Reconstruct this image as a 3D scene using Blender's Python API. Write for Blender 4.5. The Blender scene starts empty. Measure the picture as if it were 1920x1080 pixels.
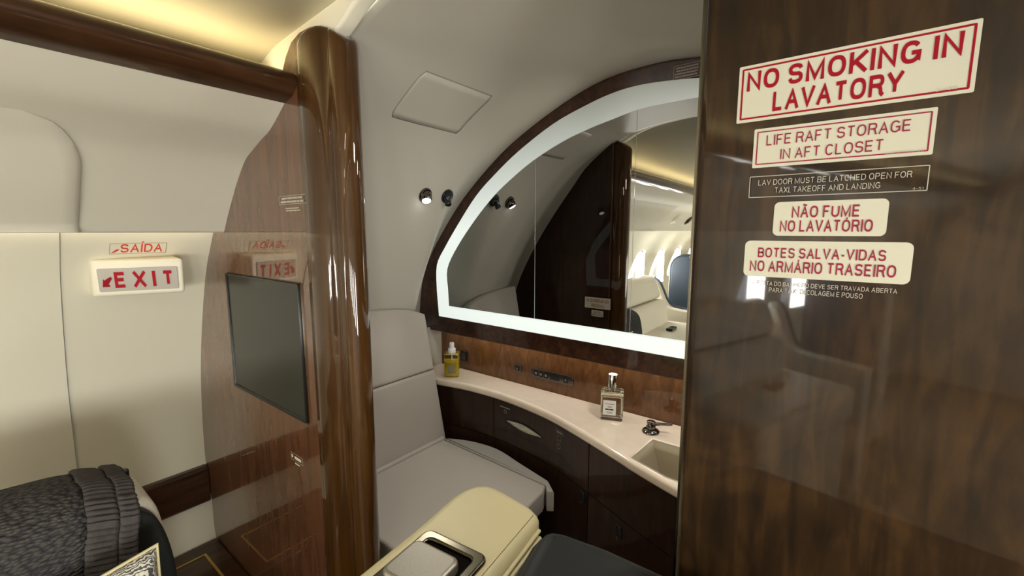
import bpy, bmesh, math, random
from mathutils import Vector, Matrix
random.seed(7)
C = bpy.context.scene
COL = C.collection
H = 1.40                       # eye height above the cabin floor; shapes below are written relative to the eye
# ------------------------------------------------------------------ camera
F = 815.0
PIT = math.atan(107 / 815.0)
YAW = math.atan(632 * math.cos(PIT) / 815.0)
cam_d = bpy.data.cameras.new('camera'); cam = bpy.data.objects.new('camera', cam_d); COL.objects.link(cam)
cam_d.sensor_width = 36; cam_d.lens = F / 1920 * 36; cam_d.clip_start = 0.02; cam_d.clip_end = 60
cam.location = (0, 0, H); cam.rotation_euler = (math.pi / 2 - PIT, 0, YAW)
C.camera = cam
# ------------------------------------------------------------------ daylight, exposure
w = bpy.data.worlds.new('daylight'); C.world = w; w.use_nodes = True
w.node_tree.nodes['Background'].inputs[0].default_value = (0.93, 0.96, 1, 1)
w.node_tree.nodes['Background'].inputs[1].default_value = 6.0
C.view_settings.view_transform = 'Standard'; C.view_settings.look = 'None'
C.view_settings.gamma = 1; C.view_settings.exposure = -0.12; C.view_settings.use_curve_mapping = False
C.cycles.max_bounces = 10; C.cycles.glossy_bounces = 6; C.cycles.transmission_bounces = 8; C.cycles.diffuse_bounces = 5
C.cycles.sample_clamp_indirect = 6
def area(name, loc, rot, sx, sy, power, col=(1, 1, 1), spread=math.pi):
    d = bpy.data.lights.new(name, 'AREA'); d.shape = 'RECTANGLE'; d.size = sx; d.size_y = sy
    d.energy = power; d.color = col; d.spread = spread
    o = bpy.data.objects.new(name, d); COL.objects.link(o)
    o.location = (loc[0], loc[1], loc[2] + H); o.rotation_euler = rot; return o
WIN_Y = [-.1, -.65, -1.2, -1.75, -2.3, -2.85, -3.4, -3.95]
for y in WIN_Y[:6]:            # daylight of the starboard windows
    area('window_daylight', (.768, y, -.36), (0, math.radians(90), 0), .34, .24, 9.5, (1.0, .98, .93))
for y in WIN_Y[3:7]:           # daylight of the port windows
    area('window_daylight', (-1.50, y, -.36), (0, math.radians(-90), 0), .32, .2, 16, (1.0, .98, .93))
area('cove_light', (-.965, -1.97, .302), (0, math.radians(222), 0), .03, 4.82, 9.5, (1, .80, .42))
area('cove_light', (.165, -1.97, .302), (0, math.radians(138), 0), .03, 4.82, 9.5, (1, .80, .42))

area('lavatory_fill_light', (-.02, .80, .27), (0, math.radians(20), 0), .12, .12, 4.2, (1, .94, .84))  # unseen fill lamp added to brighten the lavatory
area('undermirror_light', (-.62, 1.112, -.372), (0, 0, 0), 1.1, .02, .35, (1, .93, .82))
for y in (-.45, -1.5, -2.6):
    area('cabin_fill_light', (.02, y, .385), (0, 0, 0), .10, .40, 6.0, (1, .97, .90))  # unseen fill lamps added to light the port wall from above
# ------------------------------------------------------------------ seeing angles -> places (used only to read sizes off the plan)
fw = Vector((-math.sin(YAW) * math.cos(PIT), math.cos(YAW) * math.cos(PIT), -math.sin(PIT)))
rt = Vector((math.cos(YAW), math.sin(YAW), 0)); upv = rt.cross(fw)
def ray(u, v): return (u - 960) * rt + (540 - v) * upv + F * fw
def onY(u, v, Y): d = ray(u, v); return d * (Y / d.y)
def onX(u, v, X): d = ray(u, v); return d * (X / d.x)
def onZ(u, v, Z): d = ray(u, v); return d * (Z / d.z)
D = .45; M = 1.08; BS = 1.14; CZ = -.51

# ------------------------------------------------------------------ materials
def nodes(name):
    m = bpy.data.materials.new(name); m.use_nodes = True
    return m, m.node_tree.nodes, m.node_tree.links, m.node_tree.nodes['Principled BSDF']
def plain(name, col, rough=.5, metal=0, spec=.5, coat=0, coat_r=.05, bump=0, bscale=200, var=0, vscale=4):
    m, n, l, b = nodes(name)
    b.inputs['Base Color'].default_value = (*col, 1); b.inputs['Roughness'].default_value = rough
    b.inputs['Metallic'].default_value = metal; b.inputs['Specular IOR Level'].default_value = spec
    b.inputs['Coat Weight'].default_value = coat; b.inputs['Coat Roughness'].default_value = coat_r
    tc = n.new('ShaderNodeTexCoord')
    if var:
        t = n.new('ShaderNodeTexNoise'); t.inputs['Scale'].default_value = vscale; l.new(tc.outputs['Object'], t.inputs['Vector'])
        r = n.new('ShaderNodeMix'); r.data_type = 'RGBA'
        r.inputs['A'].default_value = (*[c * (1 - var) for c in col], 1); r.inputs['B'].default_value = (*[min(1, c * (1 + var)) for c in col], 1)
        l.new(t.outputs['Fac'], r.inputs['Factor']); l.new(r.outputs['Result'], b.inputs['Base Color'])
    if bump:
        t = n.new('ShaderNodeTexNoise'); t.inputs['Scale'].default_value = bscale; t.inputs['Detail'].default_value = 3
        l.new(tc.outputs['Object'], t.inputs['Vector'])
        bp = n.new('ShaderNodeBump'); bp.inputs['Strength'].default_value = bump; bp.inputs['Distance'].default_value = .002
        l.new(t.outputs['Fac'], bp.inputs['Height']); l.new(bp.outputs['Normal'], b.inputs['Normal'])
    return m
def wood(name, dark, mid, light, scale=(26, 26, 2.2), coat_ior=1.7, burl=.5, coat_r=.03):
    m, n, l, b = nodes(name)
    tc = n.new('ShaderNodeTexCoord'); mp = n.new('ShaderNodeMapping'); mp.inputs['Scale'].default_value = scale
    l.new(tc.outputs['Object'], mp.inputs['Vector'])
    g = n.new('ShaderNodeTexNoise'); g.inputs['Scale'].default_value = 1.4; g.inputs['Detail'].default_value = 6; g.inputs['Distortion'].default_value = 1.1
    l.new(mp.outputs['Vector'], g.inputs['Vector'])
    q = n.new('ShaderNodeTexNoise'); q.inputs['Scale'].default_value = 9; q.inputs['Detail'].default_value = 5; q.inputs['Distortion'].default_value = 1.6
    l.new(tc.outputs['Object'], q.inputs['Vector'])
    mx = n.new('ShaderNodeMix'); mx.inputs['Factor'].default_value = burl
    l.new(g.outputs['Fac'], mx.inputs['A']); l.new(q.outputs['Fac'], mx.inputs['B'])
    r = n.new('ShaderNodeValToRGB'); e = r.color_ramp.elements
    e[0].position = .36; e[0].color = (*dark, 1); e[1].position = .66; e[1].color = (*light, 1)
    k = e.new(.5); k.color = (*mid, 1)
    l.new(mx.outputs['Result'], r.inputs['Fac']); l.new(r.outputs['Color'], b.inputs['Base Color'])
    b.inputs['Roughness'].default_value = .42; b.inputs['Specular IOR Level'].default_value = .12
    b.inputs['Coat Weight'].default_value = 1; b.inputs['Coat Roughness'].default_value = coat_r; b.inputs['Coat IOR'].default_value = coat_ior
    return m
def emit(name, col, s):
    m, n, l, b = nodes(name)
    b.inputs['Base Color'].default_value = (.8, .8, .8, 1); b.inputs['Emission Color'].default_value = (*col, 1); b.inputs['Emission Strength'].default_value = s
    b.inputs['Roughness'].default_value = .15
    return m
def glass(name, col=(1, 1, 1), ior=1.45, rough=0):
    m, n, l, b = nodes(name)
    b.inputs['Base Color'].default_value = (*col, 1); b.inputs['Transmission Weight'].default_value = 1; b.inputs['IOR'].default_value = ior; b.inputs['Roughness'].default_value = rough
    return m

W_PANEL = wood('walnut_lacquer', (.082, .032, .014), (.108, .044, .020), (.14, .059, .027), (26, 26, 2.4), 2.3, .25, .005)
W_COL = wood('walnut_column', (.036, .014, .002), (.050, .0195, .003), (.068, .028, .005), (30, 30, 1.6), 1.42, .2, .02)
W_RIGHT = wood('burl_walnut', (.010, .005, .002), (.023, .011, .0035), (.050, .024, .007), (46, 46, 7), 1.38, .5)
W_FRAME = wood('dark_walnut', (.018, .007, .004), (.036, .014, .007), (.07, .027, .011), (30, 30, 30), 1.5, .4)
W_SPLASH = wood('reddish_walnut', (.09, .037, .013), (.125, .054, .019), (.17, .077, .027), (36, 36, 12), 1.45, .3)
W_CAB = wood('cabinet_walnut', (.018, .008, .005), (.028, .012, .007), (.042, .018, .010), (40, 40, 4), 1.36, .3)
W_RAIL = wood('mahogany_rail', (.024, .010, .004), (.040, .016, .006), (.062, .026, .010), (34, 3, 34), 1.38, .2, .1)
WALL = plain('sidewall_vinyl', (.72, .69, .56), .45, spec=.35, bump=.03, bscale=400)
BINN = plain('overhead_leather', (.60, .57, .475), .55, spec=.3, bump=.06, bscale=350)
LINER = plain('lavatory_liner', (.48, .455, .39), .42, spec=.4, var=.04, vscale=3)
CEIL = plain('ceiling_cream', (.80, .76, .62), .55, spec=.3)
GREYL = plain('grey_leather', (.43, .395, .35), .45, spec=.4, bump=.12, bscale=500)
GREYD = plain('grey_piping', (.35, .325, .29), .5, spec=.3, bump=.1, bscale=500)
CREAM = plain('cream_leather', (.60, .53, .31), .42, spec=.4, bump=.12, bscale=450, var=.05, vscale=10)
CREAMG = plain('ivory_leather', (.62, .58, .48), .45, spec=.4, bump=.12, bscale=450)
NAVY = plain('charcoal_leather', (.014, .0155, .0145), .5, spec=.25, bump=.25, bscale=450)
NAVYB = plain('navy_leather', (.035, .055, .085), .4, spec=.5, bump=.2, bscale=450)
CARPET = plain('beige_carpet', (.28, .23, .17), .95, bump=.6, bscale=300)
DARKF = plain('dark_gap', (.008, .007, .006), .9, spec=0)
BLACK = plain('black_plastic', (.012, .012, .013), .25, spec=.5)
SCREEN = plain('tv_glass', (.022, .025, .020), .2, spec=.45)
CHROME = plain('chrome', (.78, .78, .77), .12, metal=1)
BRONZE = plain('dark_chrome', (.16, .145, .13), .16, metal=1)
ANTIQ = plain('antique_nickel', (.13, .115, .078), .26, metal=1, var=.25, vscale=30)
BRUSH = plain('brushed_nickel', (.38, .35, .29), .5, metal=1, bump=.1, bscale=300)
PAPER = plain('sticker_white', (.52, .50, .395), .35, spec=.4)
PAPERG = plain('sticker_rim', (.72, .72, .60), .4)
RED = plain('sticker_red', (.27, .006, .016), .6, spec=.1)
EXRED = plain('exit_lettering', (.36, .006, .016), .5, spec=.1)
REDP = plain('sticker_crimson', (.25, .02, .045), .6, spec=.1)
ORED = plain('lettering_red', (.62, .05, .02), .4)
GREYT = plain('print_grey', (.42, .38, .31), .5)
GREYP = plain('print_dim', (.26, .22, .21), .5)
EXITW = plain('exit_housing_cream', (.78, .74, .60), .4, spec=.4)
EXITF = plain('exit_face', (.40, .37, .32), .25, spec=.5)
GOLD = plain('gold_inlay', (.55, .36, .10), .3, metal=.6)
STONE = plain('cream_stone', (.82, .70, .57), .16, spec=.5, coat=.5, var=.08, vscale=35)
SINKM = plain('sink_beige', (.36, .305, .21), .3, spec=.5, var=.05, vscale=12)
MIRROR = plain('mirror_silver', (.40, .40, .38), .0, metal=1)
WHITEP = plain('white_plastic', (.8, .8, .82), .35)
LAMPON = emit('lamp_lens_lit', (1, .98, .94), 14)
WASH = emit('wash_light', (1, .86, .6), 4.0)
CLEAR = glass('clear_glass')
PANE = glass('window_acrylic', ior=1.02)
JUICE = glass('yellow_soap', (.95, .76, .02), 1.34); JUICE.node_tree.nodes['Principled BSDF'].inputs['Transmission Weight'].default_value = .45
PERF = glass('pale_perfume', (.97, .95, .80), 1.36)
# LED band of the mirror: the diodes sit in its lower half and it glows less towards the top
LED, n, l, b = nodes('led_diffuser')
b.inputs['Base Color'].default_value = (.40, .42, .39, 1); b.inputs['Roughness'].default_value = .10
tc = n.new('ShaderNodeTexCoord'); sx = n.new('ShaderNodeSeparateXYZ'); l.new(tc.outputs['Object'], sx.inputs[0])
mr = n.new('ShaderNodeMapRange'); mr.inputs['From Min'].default_value = .30; mr.inputs['From Max'].default_value = .66
mr.inputs['To Min'].default_value = .84; mr.inputs['To Max'].default_value = .10
l.new(sx.outputs['Z'], mr.inputs['Value']); l.new(mr.outputs[0], b.inputs['Emission Strength'])
b.inputs['Emission Color'].default_value = (.91, 1.0, .95, 1)
# knitted throw
KNIT, n, l, b = nodes('grey_knit')
b.inputs['Roughness'].default_value = .95; b.inputs['Specular IOR Level'].default_value = .1
tc = n.new('ShaderNodeTexCoord')
v = n.new('ShaderNodeTexVoronoi'); v.inputs['Scale'].default_value = 150; mp = n.new('ShaderNodeMapping'); mp.inputs['Scale'].default_value = (1, .75, 1.5); mp.inputs['Rotation'].default_value = (.5, 0, 0)
l.new(tc.outputs['Object'], mp.inputs[0]); l.new(mp.outputs[0], v.inputs['Vector'])
r = n.new('ShaderNodeValToRGB'); r.color_ramp.elements[0].color = (.10, .095, .085, 1); r.color_ramp.elements[1].color = (.035, .034, .036, 1); r.color_ramp.elements[1].position = .7
l.new(v.outputs['Distance'], r.inputs[0]); l.new(r.outputs[0], b.inputs['Base Color'])
bp = n.new('ShaderNodeBump'); bp.invert = True; bp.inputs['Distance'].default_value = .006; l.new(v.outputs['Distance'], bp.inputs['Height']); l.new(bp.outputs[0], b.inputs['Normal'])
KNITR = plain('grey_rib_knit', (.065, .058, .055), .95, spec=.1, bump=.5, bscale=260, var=.25, vscale=120)
# patterned cushion cloth
PATT, n, l, b = nodes('leaf_print')
b.inputs['Roughness'].default_value = .9
tc = n.new('ShaderNodeTexCoord'); wv = n.new('ShaderNodeTexWave'); wv.inputs['Scale'].default_value = 75; wv.inputs['Distortion'].default_value = 9; wv.inputs['Detail'].default_value = 2; wv.inputs['Detail Scale'].default_value = 1.5
l.new(tc.outputs['Object'], wv.inputs['Vector'])
r = n.new('ShaderNodeValToRGB'); r.color_ramp.elements[0].color = (.07, .07, .075, 1); r.color_ramp.elements[0].position = .45; r.color_ramp.elements[1].color = (.62, .60, .50, 1); r.color_ramp.elements[1].position = .6
l.new(wv.outputs['Fac'], r.inputs[0]); l.new(r.outputs[0], b.inputs['Base Color'])

# ------------------------------------------------------------------ object helpers
def smooth(me, ang=35):
    for p in me.polygons: p.use_smooth = True
    try: me.set_sharp_from_angle(angle=math.radians(ang))
    except Exception: pass
def link_mesh(name, me, mat, parent=None, sm=35):
    """me is in eye-relative coordinates; the object's origin goes to the middle of its base"""
    me.name = name
    vs = [v.co for v in me.vertices]
    lo = Vector([min(c[i] for c in vs) for i in range(3)]); hi = Vector([max(c[i] for c in vs) for i in range(3)])
    o0 = Vector(((lo.x + hi.x) / 2, (lo.y + hi.y) / 2, lo.z))
    me.transform(Matrix.Translation(-o0))
    if sm: smooth(me, sm)
    me.materials.clear(); me.materials.append(mat)
    o = bpy.data.objects.new(name, me); COL.objects.link(o)
    wl = o0 + Vector((0, 0, H))
    o['wl'] = list(wl)
    if parent:
        o.parent = parent; o.location = wl - Vector(parent['wl'])
    else: o.location = wl
    return o
def obj(name, bm, mat, parent=None, sm=35):
    bmesh.ops.remove_doubles(bm, verts=bm.verts, dist=1e-6)
    bmesh.ops.recalc_face_normals(bm, faces=bm.faces)
    me = bpy.data.meshes.new(name); bm.to_mesh(me); bm.free()
    return link_mesh(name, me, mat, parent, sm)
def tag(o, label=None, cat=None, group=None, kind=None):
    if label: o['label'] = label
    if cat: o['category'] = cat
    if group: o['group'] = group
    if kind: o['kind'] = kind
    return o
def thing(name, label, cat, loc, group=None):
    o = bpy.data.objects.new(name, None); COL.objects.link(o); o.empty_display_size = .05
    o.location = (loc[0], loc[1], loc[2] + H); o['wl'] = list(o.location)
    return tag(o, label, cat, group)
def struct(o): o['kind'] = 'structure'; return o
def bevel(o, wd, seg=3):
    m = o.modifiers.new('bevel', 'BEVEL'); m.width = wd; m.segments = seg; m.limit_method = 'ANGLE'; m.angle_limit = math.radians(35); m.harden_normals = False
    return o
def solid(o, t, off=0):
    m = o.modifiers.new('thickness', 'SOLIDIFY'); m.thickness = t; m.offset = off; return o
def box(bm, lo, hi):
    c = [(lo[0] if i & 1 == 0 else hi[0], lo[1] if i & 2 == 0 else hi[1], lo[2] if i & 4 == 0 else hi[2]) for i in range(8)]
    return hexa(bm, c)
def hexa(bm, c):
    v = [bm.verts.new(p) for p in c]
    for f in ((0, 1, 3, 2), (4, 6, 7, 5), (0, 4, 5, 1), (2, 3, 7, 6), (0, 2, 6, 4), (1, 5, 7, 3)): bm.faces.new([v[i] for i in f])
    return v
def grid(bm, rows, close=False):
    vs = [[bm.verts.new(p) for p in r] for r in rows]
    for a, b_ in zip(vs, vs[1:]):
        n_ = len(a)
        for i in range(n_ if close else n_ - 1):
            j = (i + 1) % n_
            try: bm.faces.new((a[i], a[j], b_[j], b_[i]))
            except ValueError: pass
    return vs
def prism(bm, poly, axis, a0, a1):
    """closed polygon of 2-D points pushed along an axis ('x': (y,z), 'y': (x,z), 'z': (x,y))"""
    def P(p, a): return {'x': (a, p[0], p[1]), 'y': (p[0], a, p[1]), 'z': (p[0], p[1], a)}[axis]
    A = [bm.verts.new(P(p, a0)) for p in poly]; B = [bm.verts.new(P(p, a1)) for p in poly]
    n_ = len(poly)
    for i in range(n_): bm.faces.new((A[i], A[(i + 1) % n_], B[(i + 1) % n_], B[i]))
    bm.faces.new(A); bm.faces.new(B[::-1])
def smoothline(pts, n=6):
    """Catmull-Rom through the points"""
    pts = [Vector(p) for p in pts]; out = []
    for i in range(len(pts) - 1):
        p0 = pts[max(i - 1, 0)]; p1 = pts[i]; p2 = pts[i + 1]; p3 = pts[min(i + 2, len(pts) - 1)]
        for k in range(n):
            t = k / n
            out.append(.5 * ((2 * p1) + (p2 - p0) * t + (2 * p0 - 5 * p1 + 4 * p2 - p3) * t * t + (3 * p1 - p0 - 3 * p2 + p3) * t ** 3))
    out.append(pts[-1]); return out
def tube(bm, pts, r, seg=10, cap=True):
    pts = [Vector(p) for p in pts]; rows = []; up = None
    rr = r if isinstance(r, (list, tuple)) else [r] * len(pts)
    for i, p in enumerate(pts):
        t = (pts[min(i + 1, len(pts) - 1)] - pts[max(i - 1, 0)]).normalized()
        if up is None: up = t.orthogonal().normalized()
        a = (up - t * up.dot(t)).normalized(); up = a; b_ = t.cross(a)
        rows.append([p + (a * math.cos(6.28318 * k / seg) + b_ * math.sin(6.28318 * k / seg)) * rr[i] for k in range(seg)])
    vs = grid(bm, rows, True)
    if cap:
        bm.faces.new(vs[0][::-1]); bm.faces.new(vs[-1])
def lathe(bm, prof, seg=32, mat=Matrix.Identity(4), cap=True):
    """prof: (radius, height) list round the z axis of mat"""
    rows = [[mat @ Vector((r_ * math.cos(6.28318 * k / seg), r_ * math.sin(6.28318 * k / seg), h)) for k in range(seg)] for r_, h in prof]
    vs = grid(bm, rows, True)
    if cap:
        bm.faces.new(vs[0][::-1]); bm.faces.new(vs[-1])
def frame_m(o, ax, ay):
    ax = Vector(ax).normalized(); ay = Vector(ay); ay = (ay - ax * ax.dot(ay)).normalized(); az = ax.cross(ay)
    return Matrix(((ax.x, ay.x, az.x, o[0]), (ax.y, ay.y, az.y, o[1]), (ax.z, ay.z, az.z, o[2]), (0, 0, 0, 1)))
def plate(name, outer, mtx, half, bev, mat, parent=None, holes=(), bres=3, sm=35):
    """flat filled outline (with holes) in the plane of mtx, +-half thick, rounded edges; the outline is the outer silhouette"""
    cu = bpy.data.curves.new(name, 'CURVE'); cu.dimensions = '2D'; cu.fill_mode = 'BOTH'
    for pts in [outer] + list(holes):
        s = cu.splines.new('POLY'); s.points.add(len(pts) - 1); s.use_cyclic_u = True
        for q, p in zip(s.points, pts): q.co = (p[0], p[1], 0, 1)
    cu.extrude = max(half - bev, 0); cu.bevel_depth = bev; cu.bevel_resolution = bres; cu.offset = -bev
    o = bpy.data.objects.new(name, cu); COL.objects.link(o)
    bpy.context.view_layer.update()
    me = bpy.data.meshes.new_from_object(o.evaluated_get(bpy.context.evaluated_depsgraph_get()))
    bpy.data.objects.remove(o); bpy.data.curves.remove(cu)
    me.transform(mtx)
    return link_mesh(name, me, mat, parent, sm)
def rrect(x0, y0, x1, y1, r, n=6):
    out = []
    for cx, cy, a in ((x1 - r, y1 - r, 0), (x0 + r, y1 - r, 90), (x0 + r, y0 + r, 180), (x1 - r, y0 + r, 270)):
        for k in range(n + 1):
            t = math.radians(a + 90 * k / n); out.append((cx + r * math.cos(t), cy + r * math.sin(t)))
    return out
def arc(cx, cy, rx, ry, a0, a1, n_=10, e=.85):
    out = []
    for k in range(n_ + 1):
        t = math.radians(a0 + (a1 - a0) * k / n_); c, s_ = math.cos(t), math.sin(t)
        out.append((cx + rx * math.copysign(abs(c) ** e, c), cy + ry * math.copysign(abs(s_) ** e, s_)))
    return out
O_ = arc(.5, .5, .5, .5, 90, 450, 28)
GLYPH = {   # centre lines in a unit box, relative width
 'A': (.86, [[(0, 0), (.5, 1), (1, 0)], [(.2, .34), (.8, .34)]]),
 'B': (.80, [[(0, .5), (.62, .5)] + arc(.62, .75, .33, .25, -90, 90, 8) + [(0, 1), (0, 0), (.64, 0)] + arc(.64, .25, .36, .25, -90, 90, 8) + [(.62, .5)]]),
 'C': (.84, [arc(.5, .5, .5, .5, 38, 322, 22)]),
 'D': (.84, [[(0, 0), (0, 1), (.45, 1)] + arc(.45, .5, .55, .5, 90, -90, 16) + [(0, 0)]]),
 'E': (.74, [[(1, 1), (0, 1), (0, 0), (1, 0)], [(0, .52), (.9, .52)]]),
 'F': (.70, [[(1, 1), (0, 1), (0, 0)], [(0, .5), (.85, .5)]]),
 'G': (.88, [arc(.5, .5, .5, .5, 38, 340, 22)[:-1] + [(1, .15), (1, .46), (.55, .46)]]),
 'H': (.82, [[(0, 0), (0, 1)], [(1, 0), (1, 1)], [(0, .52), (1, .52)]]),
 'I': (.0, [[(.5, 0), (.5, 1)]]),
 'K': (.84, [[(0, 0), (0, 1)], [(1, 1), (0, .36)], [(.3, .56), (1, 0)]]),
 'L': (.66, [[(0, 1), (0, 0), (1, 0)]]),
 'M': (1.0, [[(0, 0), (0, 1), (.5, .05), (1, 1), (1, 0)]]),
 'N': (.82, [[(0, 0), (0, 1), (1, 0), (1, 1)]]),
 'O': (.90, [O_]),
 'P': (.78, [[(0, 0), (0, 1), (.62, 1)] + arc(.62, .74, .38, .26, 90, -90, 10) + [(.16, .48)]]),
 'R': (.82, [[(0, 0), (0, 1), (.62, 1)] + arc(.62, .75, .36, .25, 90, -90, 10) + [(.16, .5)], [(.55, .5), (.80, .40), (.88, .25), (.92, .06), (1, 0)]]),
 'S': (.80, [[(.97, .80), (.88, .93)] + arc(.5, .75, .46, .25, 60, 240, 10) + [(.55, .49)] + arc(.5, .26, .5, .26, 60, -130, 12) + [(.02, .22)]]),
 'T': (.78, [[(0, 1), (1, 1)], [(.5, 1), (.5, 0)]]),
 'U': (.82, [[(0, 1), (0, .4)] + arc(.5, .38, .5, .38, 180, 360, 14) + [(1, .4), (1, 1)]]),
 'V': (.84, [[(0, 1), (.5, 0), (1, 1)]]),
 'W': (1.2, [[(0, 1), (.25, 0), (.5, 1), (.75, 0), (1, 1)]]),
 'X': (.82, [[(0, 0), (1, 1)], [(0, 1), (1, 0)]]),
 'Y': (.82, [[(0, 1), (.5, .45), (1, 1)], [(.5, .45), (.5, 0)]]),
 '-': (.36, [[(0, .38), (1, .38)]]),
 ',': (.0, [[(.5, .06), (.3, -.14)]]),
 '0': (.68, [O_]), '1': (.3, [[(0, .8), (1, 1), (1, 0)]]), '2': (.66, [arc(.5, .72, .48, .28, 170, -30, 10) + [(0, 0), (1, 0)]]),
 '3': (.66, [arc(.5, .75, .42, .25, 150, -90, 10), arc(.5, .25, .48, .25, 90, -150, 10)]), '4': (.7, [[(.75, 0), (.75, 1), (0, .28), (1, .28)]]),
 '5': (.66, [[(.9, 1), (.12, 1), (.05, .52)] + arc(.5, .32, .5, .32, 130, -150, 12)]), '7': (.66, [[(0, 1), (1, 1), (.35, 0)]]),
}
ACC = {'Ã': ('A', [[(.22, 1.20), (.38, 1.30), (.62, 1.18), (.78, 1.28)]]), 'Í': ('I', [[(.5, 1.16), (.5, 1.16)]]), 'Á': ('A', [[(.45, 1.16), (.62, 1.34)]]), 'Ó': ('O', [[(.45, 1.18), (.62, 1.34)]])}
def stroke(bm, pts, wt, asp, P):
    """flat ribbon round a centre line; wt = stroke weight"""
    cl = (Vector(pts[0]) - Vector(pts[-1])).length < 1e-6 and len(pts) > 3
    q = [Vector(p) for p in pts]
    q = [p for i, p in enumerate(q) if i == 0 or (p - q[i - 1]).length > 1e-5]
    if cl: q = q[:-1]
    n_ = len(q); A, B = [], []
    for i in range(n_):
        a = q[i - 1] if (i or cl) else None; c = q[(i + 1) % n_] if (i < n_ - 1 or cl) else None
        d1 = (q[i] - a).normalized() if a is not None else None; d2 = (c - q[i]).normalized() if c is not None else None
        d1 = d1 or d2; d2 = d2 or d1
        nrm = Vector((-d1.y - d2.y, d1.x + d2.x))
        if nrm.length < 1e-4: nrm = Vector((-d1.y, d1.x))
        nrm.normalize(); k = 1 / max(.55, nrm.dot(Vector((-d1.y, d1.x))))
        A.append(q[i] + nrm * k * wt / 2); B.append(q[i] - nrm * k * wt / 2)
    va = [bm.verts.new(P(p)) for p in A]; vb = [bm.verts.new(P(p)) for p in B]
    for i in range(n_ if cl else n_ - 1):
        k = (i + 1) % n_; bm.faces.new((va[i], vb[i], vb[k], va[k]))
def text(name, s, mtx, x, y, wd, ht, mat, parent, bold=0.0, depth=.0002, shear=0, wt=None, gap=None):
    """grotesque capitals filling the box (x, y, wd, ht) of the plane of mtx"""
    wt = wt if wt else .105 + bold * 2.6
    gap = gap if gap else .17
    sub = any(ch in ACC for ch in s)
    adv = []; xx = 0
    for ch in s:
        if ch == ' ': xx += .34; adv.append(None); continue
        g = ACC[ch][0] if ch in ACC else ch
        w0 = GLYPH[g][0] * .78
        adv.append((xx, w0)); xx += w0 + wt + gap * (1 if w0 else .9)
    tot = xx - gap
    sx_ = wd / tot
    bm = bmesh.new(); lay = [0]
    def P_(p): return mtx @ Vector((x + p[0] * sx_, y + p[1] * ht, depth + .00003 * lay[0]))
    for ch, a in zip(s, adv):
        if a is None: continue
        x0, w0 = a; g = ACC[ch][0] if ch in ACC else ch
        hh = 1 - wt
        st = [list(p) for p in GLYPH[g][1]]
        cvt = lambda p: (x0 + wt / 2 + p[0] * w0, wt / 2 + p[1] * hh)
        for line in st:
            pl = [cvt(p) for p in line]
            vert_only = len(line) == 2 and line[0][0] == line[1][0]
            if vert_only: pl = [(pl[0][0], pl[0][1] - (wt / 2 if line[0][1] == 0 else 0)), (pl[1][0], pl[1][1] + (wt / 2 if line[1][1] == 1 else 0))]
            elif len(line) < 7:
                for e_ in (0, -1):
                    if line[e_][1] in (0, 1) and line[1 if e_ == 0 else -2][1] != line[e_][1]:
                        d_ = (Vector(pl[e_]) - Vector(pl[1 if e_ == 0 else -2])).normalized(); pl[e_] = tuple(Vector(pl[e_]) + d_ * wt / 2)
            elif line[0] == (0, 0) and line[1] == (0, 1) and len(line) > 4 and line[-1] != (0, 0): pl[0] = (pl[0][0], 0)
            stroke(bm, pl, wt, 1, P_); lay[0] = (lay[0] + 1) % 5
        if ch in ACC:
            for line in ACC[ch][1]:
                if ch == 'Í': line = [(.5, 1.16), (.9, 1.34)]; pl = [(x0 + wt / 2 - .03, 1.10), (x0 + wt / 2 + .12, 1.32)]
                else: pl = [cvt((p[0], p[1] - .04)) for p in line]
                stroke(bm, pl, wt * .8, 1, P_)
    me = bpy.data.meshes.new(name); bmesh.ops.recalc_face_normals(bm, faces=bm.faces); bm.to_mesh(me); bm.free()
    return link_mesh(name, me, mat, parent, 0)
def lines(name, n_, mtx, x, y, wd, ht, mat, parent, seed=1):
    """tiny unreadable print: rows of small word-like dashes"""
    rnd = random.Random(seed); bm = bmesh.new()
    for k in range(n_):
        yy = y + ht * (1 - (k + .8) / n_); hh = ht / n_ * .55; xx = x + rnd.random() * wd * .08; end = x + wd * (1 - rnd.random() * .12)
        while xx < end:
            ww = min(wd * (.08 + rnd.random() * .16), end - xx)
            vs = [bm.verts.new(mtx @ Vector(p)) for p in ((xx, yy, .0003), (xx + ww, yy, .0003), (xx + ww, yy + hh, .0003), (xx, yy + hh, .0003))]
            bm.faces.new(vs); xx += ww + wd * .014
    return obj(name, bm, mat, parent, 0)
def border(name, x0, y0, x1, y1, t, mtx, mat, parent, r=.0006, z=.0003):
    return plate(name, rrect(x0, y0, x1, y1, r, 2), mtx @ Matrix.Translation((0, 0, z)), .0001, 0, mat, parent, [rrect(x0 + t, y0 + t, x1 - t, y1 - t, max(r - t, .0002), 2)])
XZ = lambda Y: Matrix(((1, 0, 0, 0), (0, 0, -1, Y), (0, 1, 0, 0), (0, 0, 0, 1)))   # plane facing forward (-Y)
def xz(p): return (p[0], p[2])

# ================================================================== SHELL
FL = -1.40
CX = -.40
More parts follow.
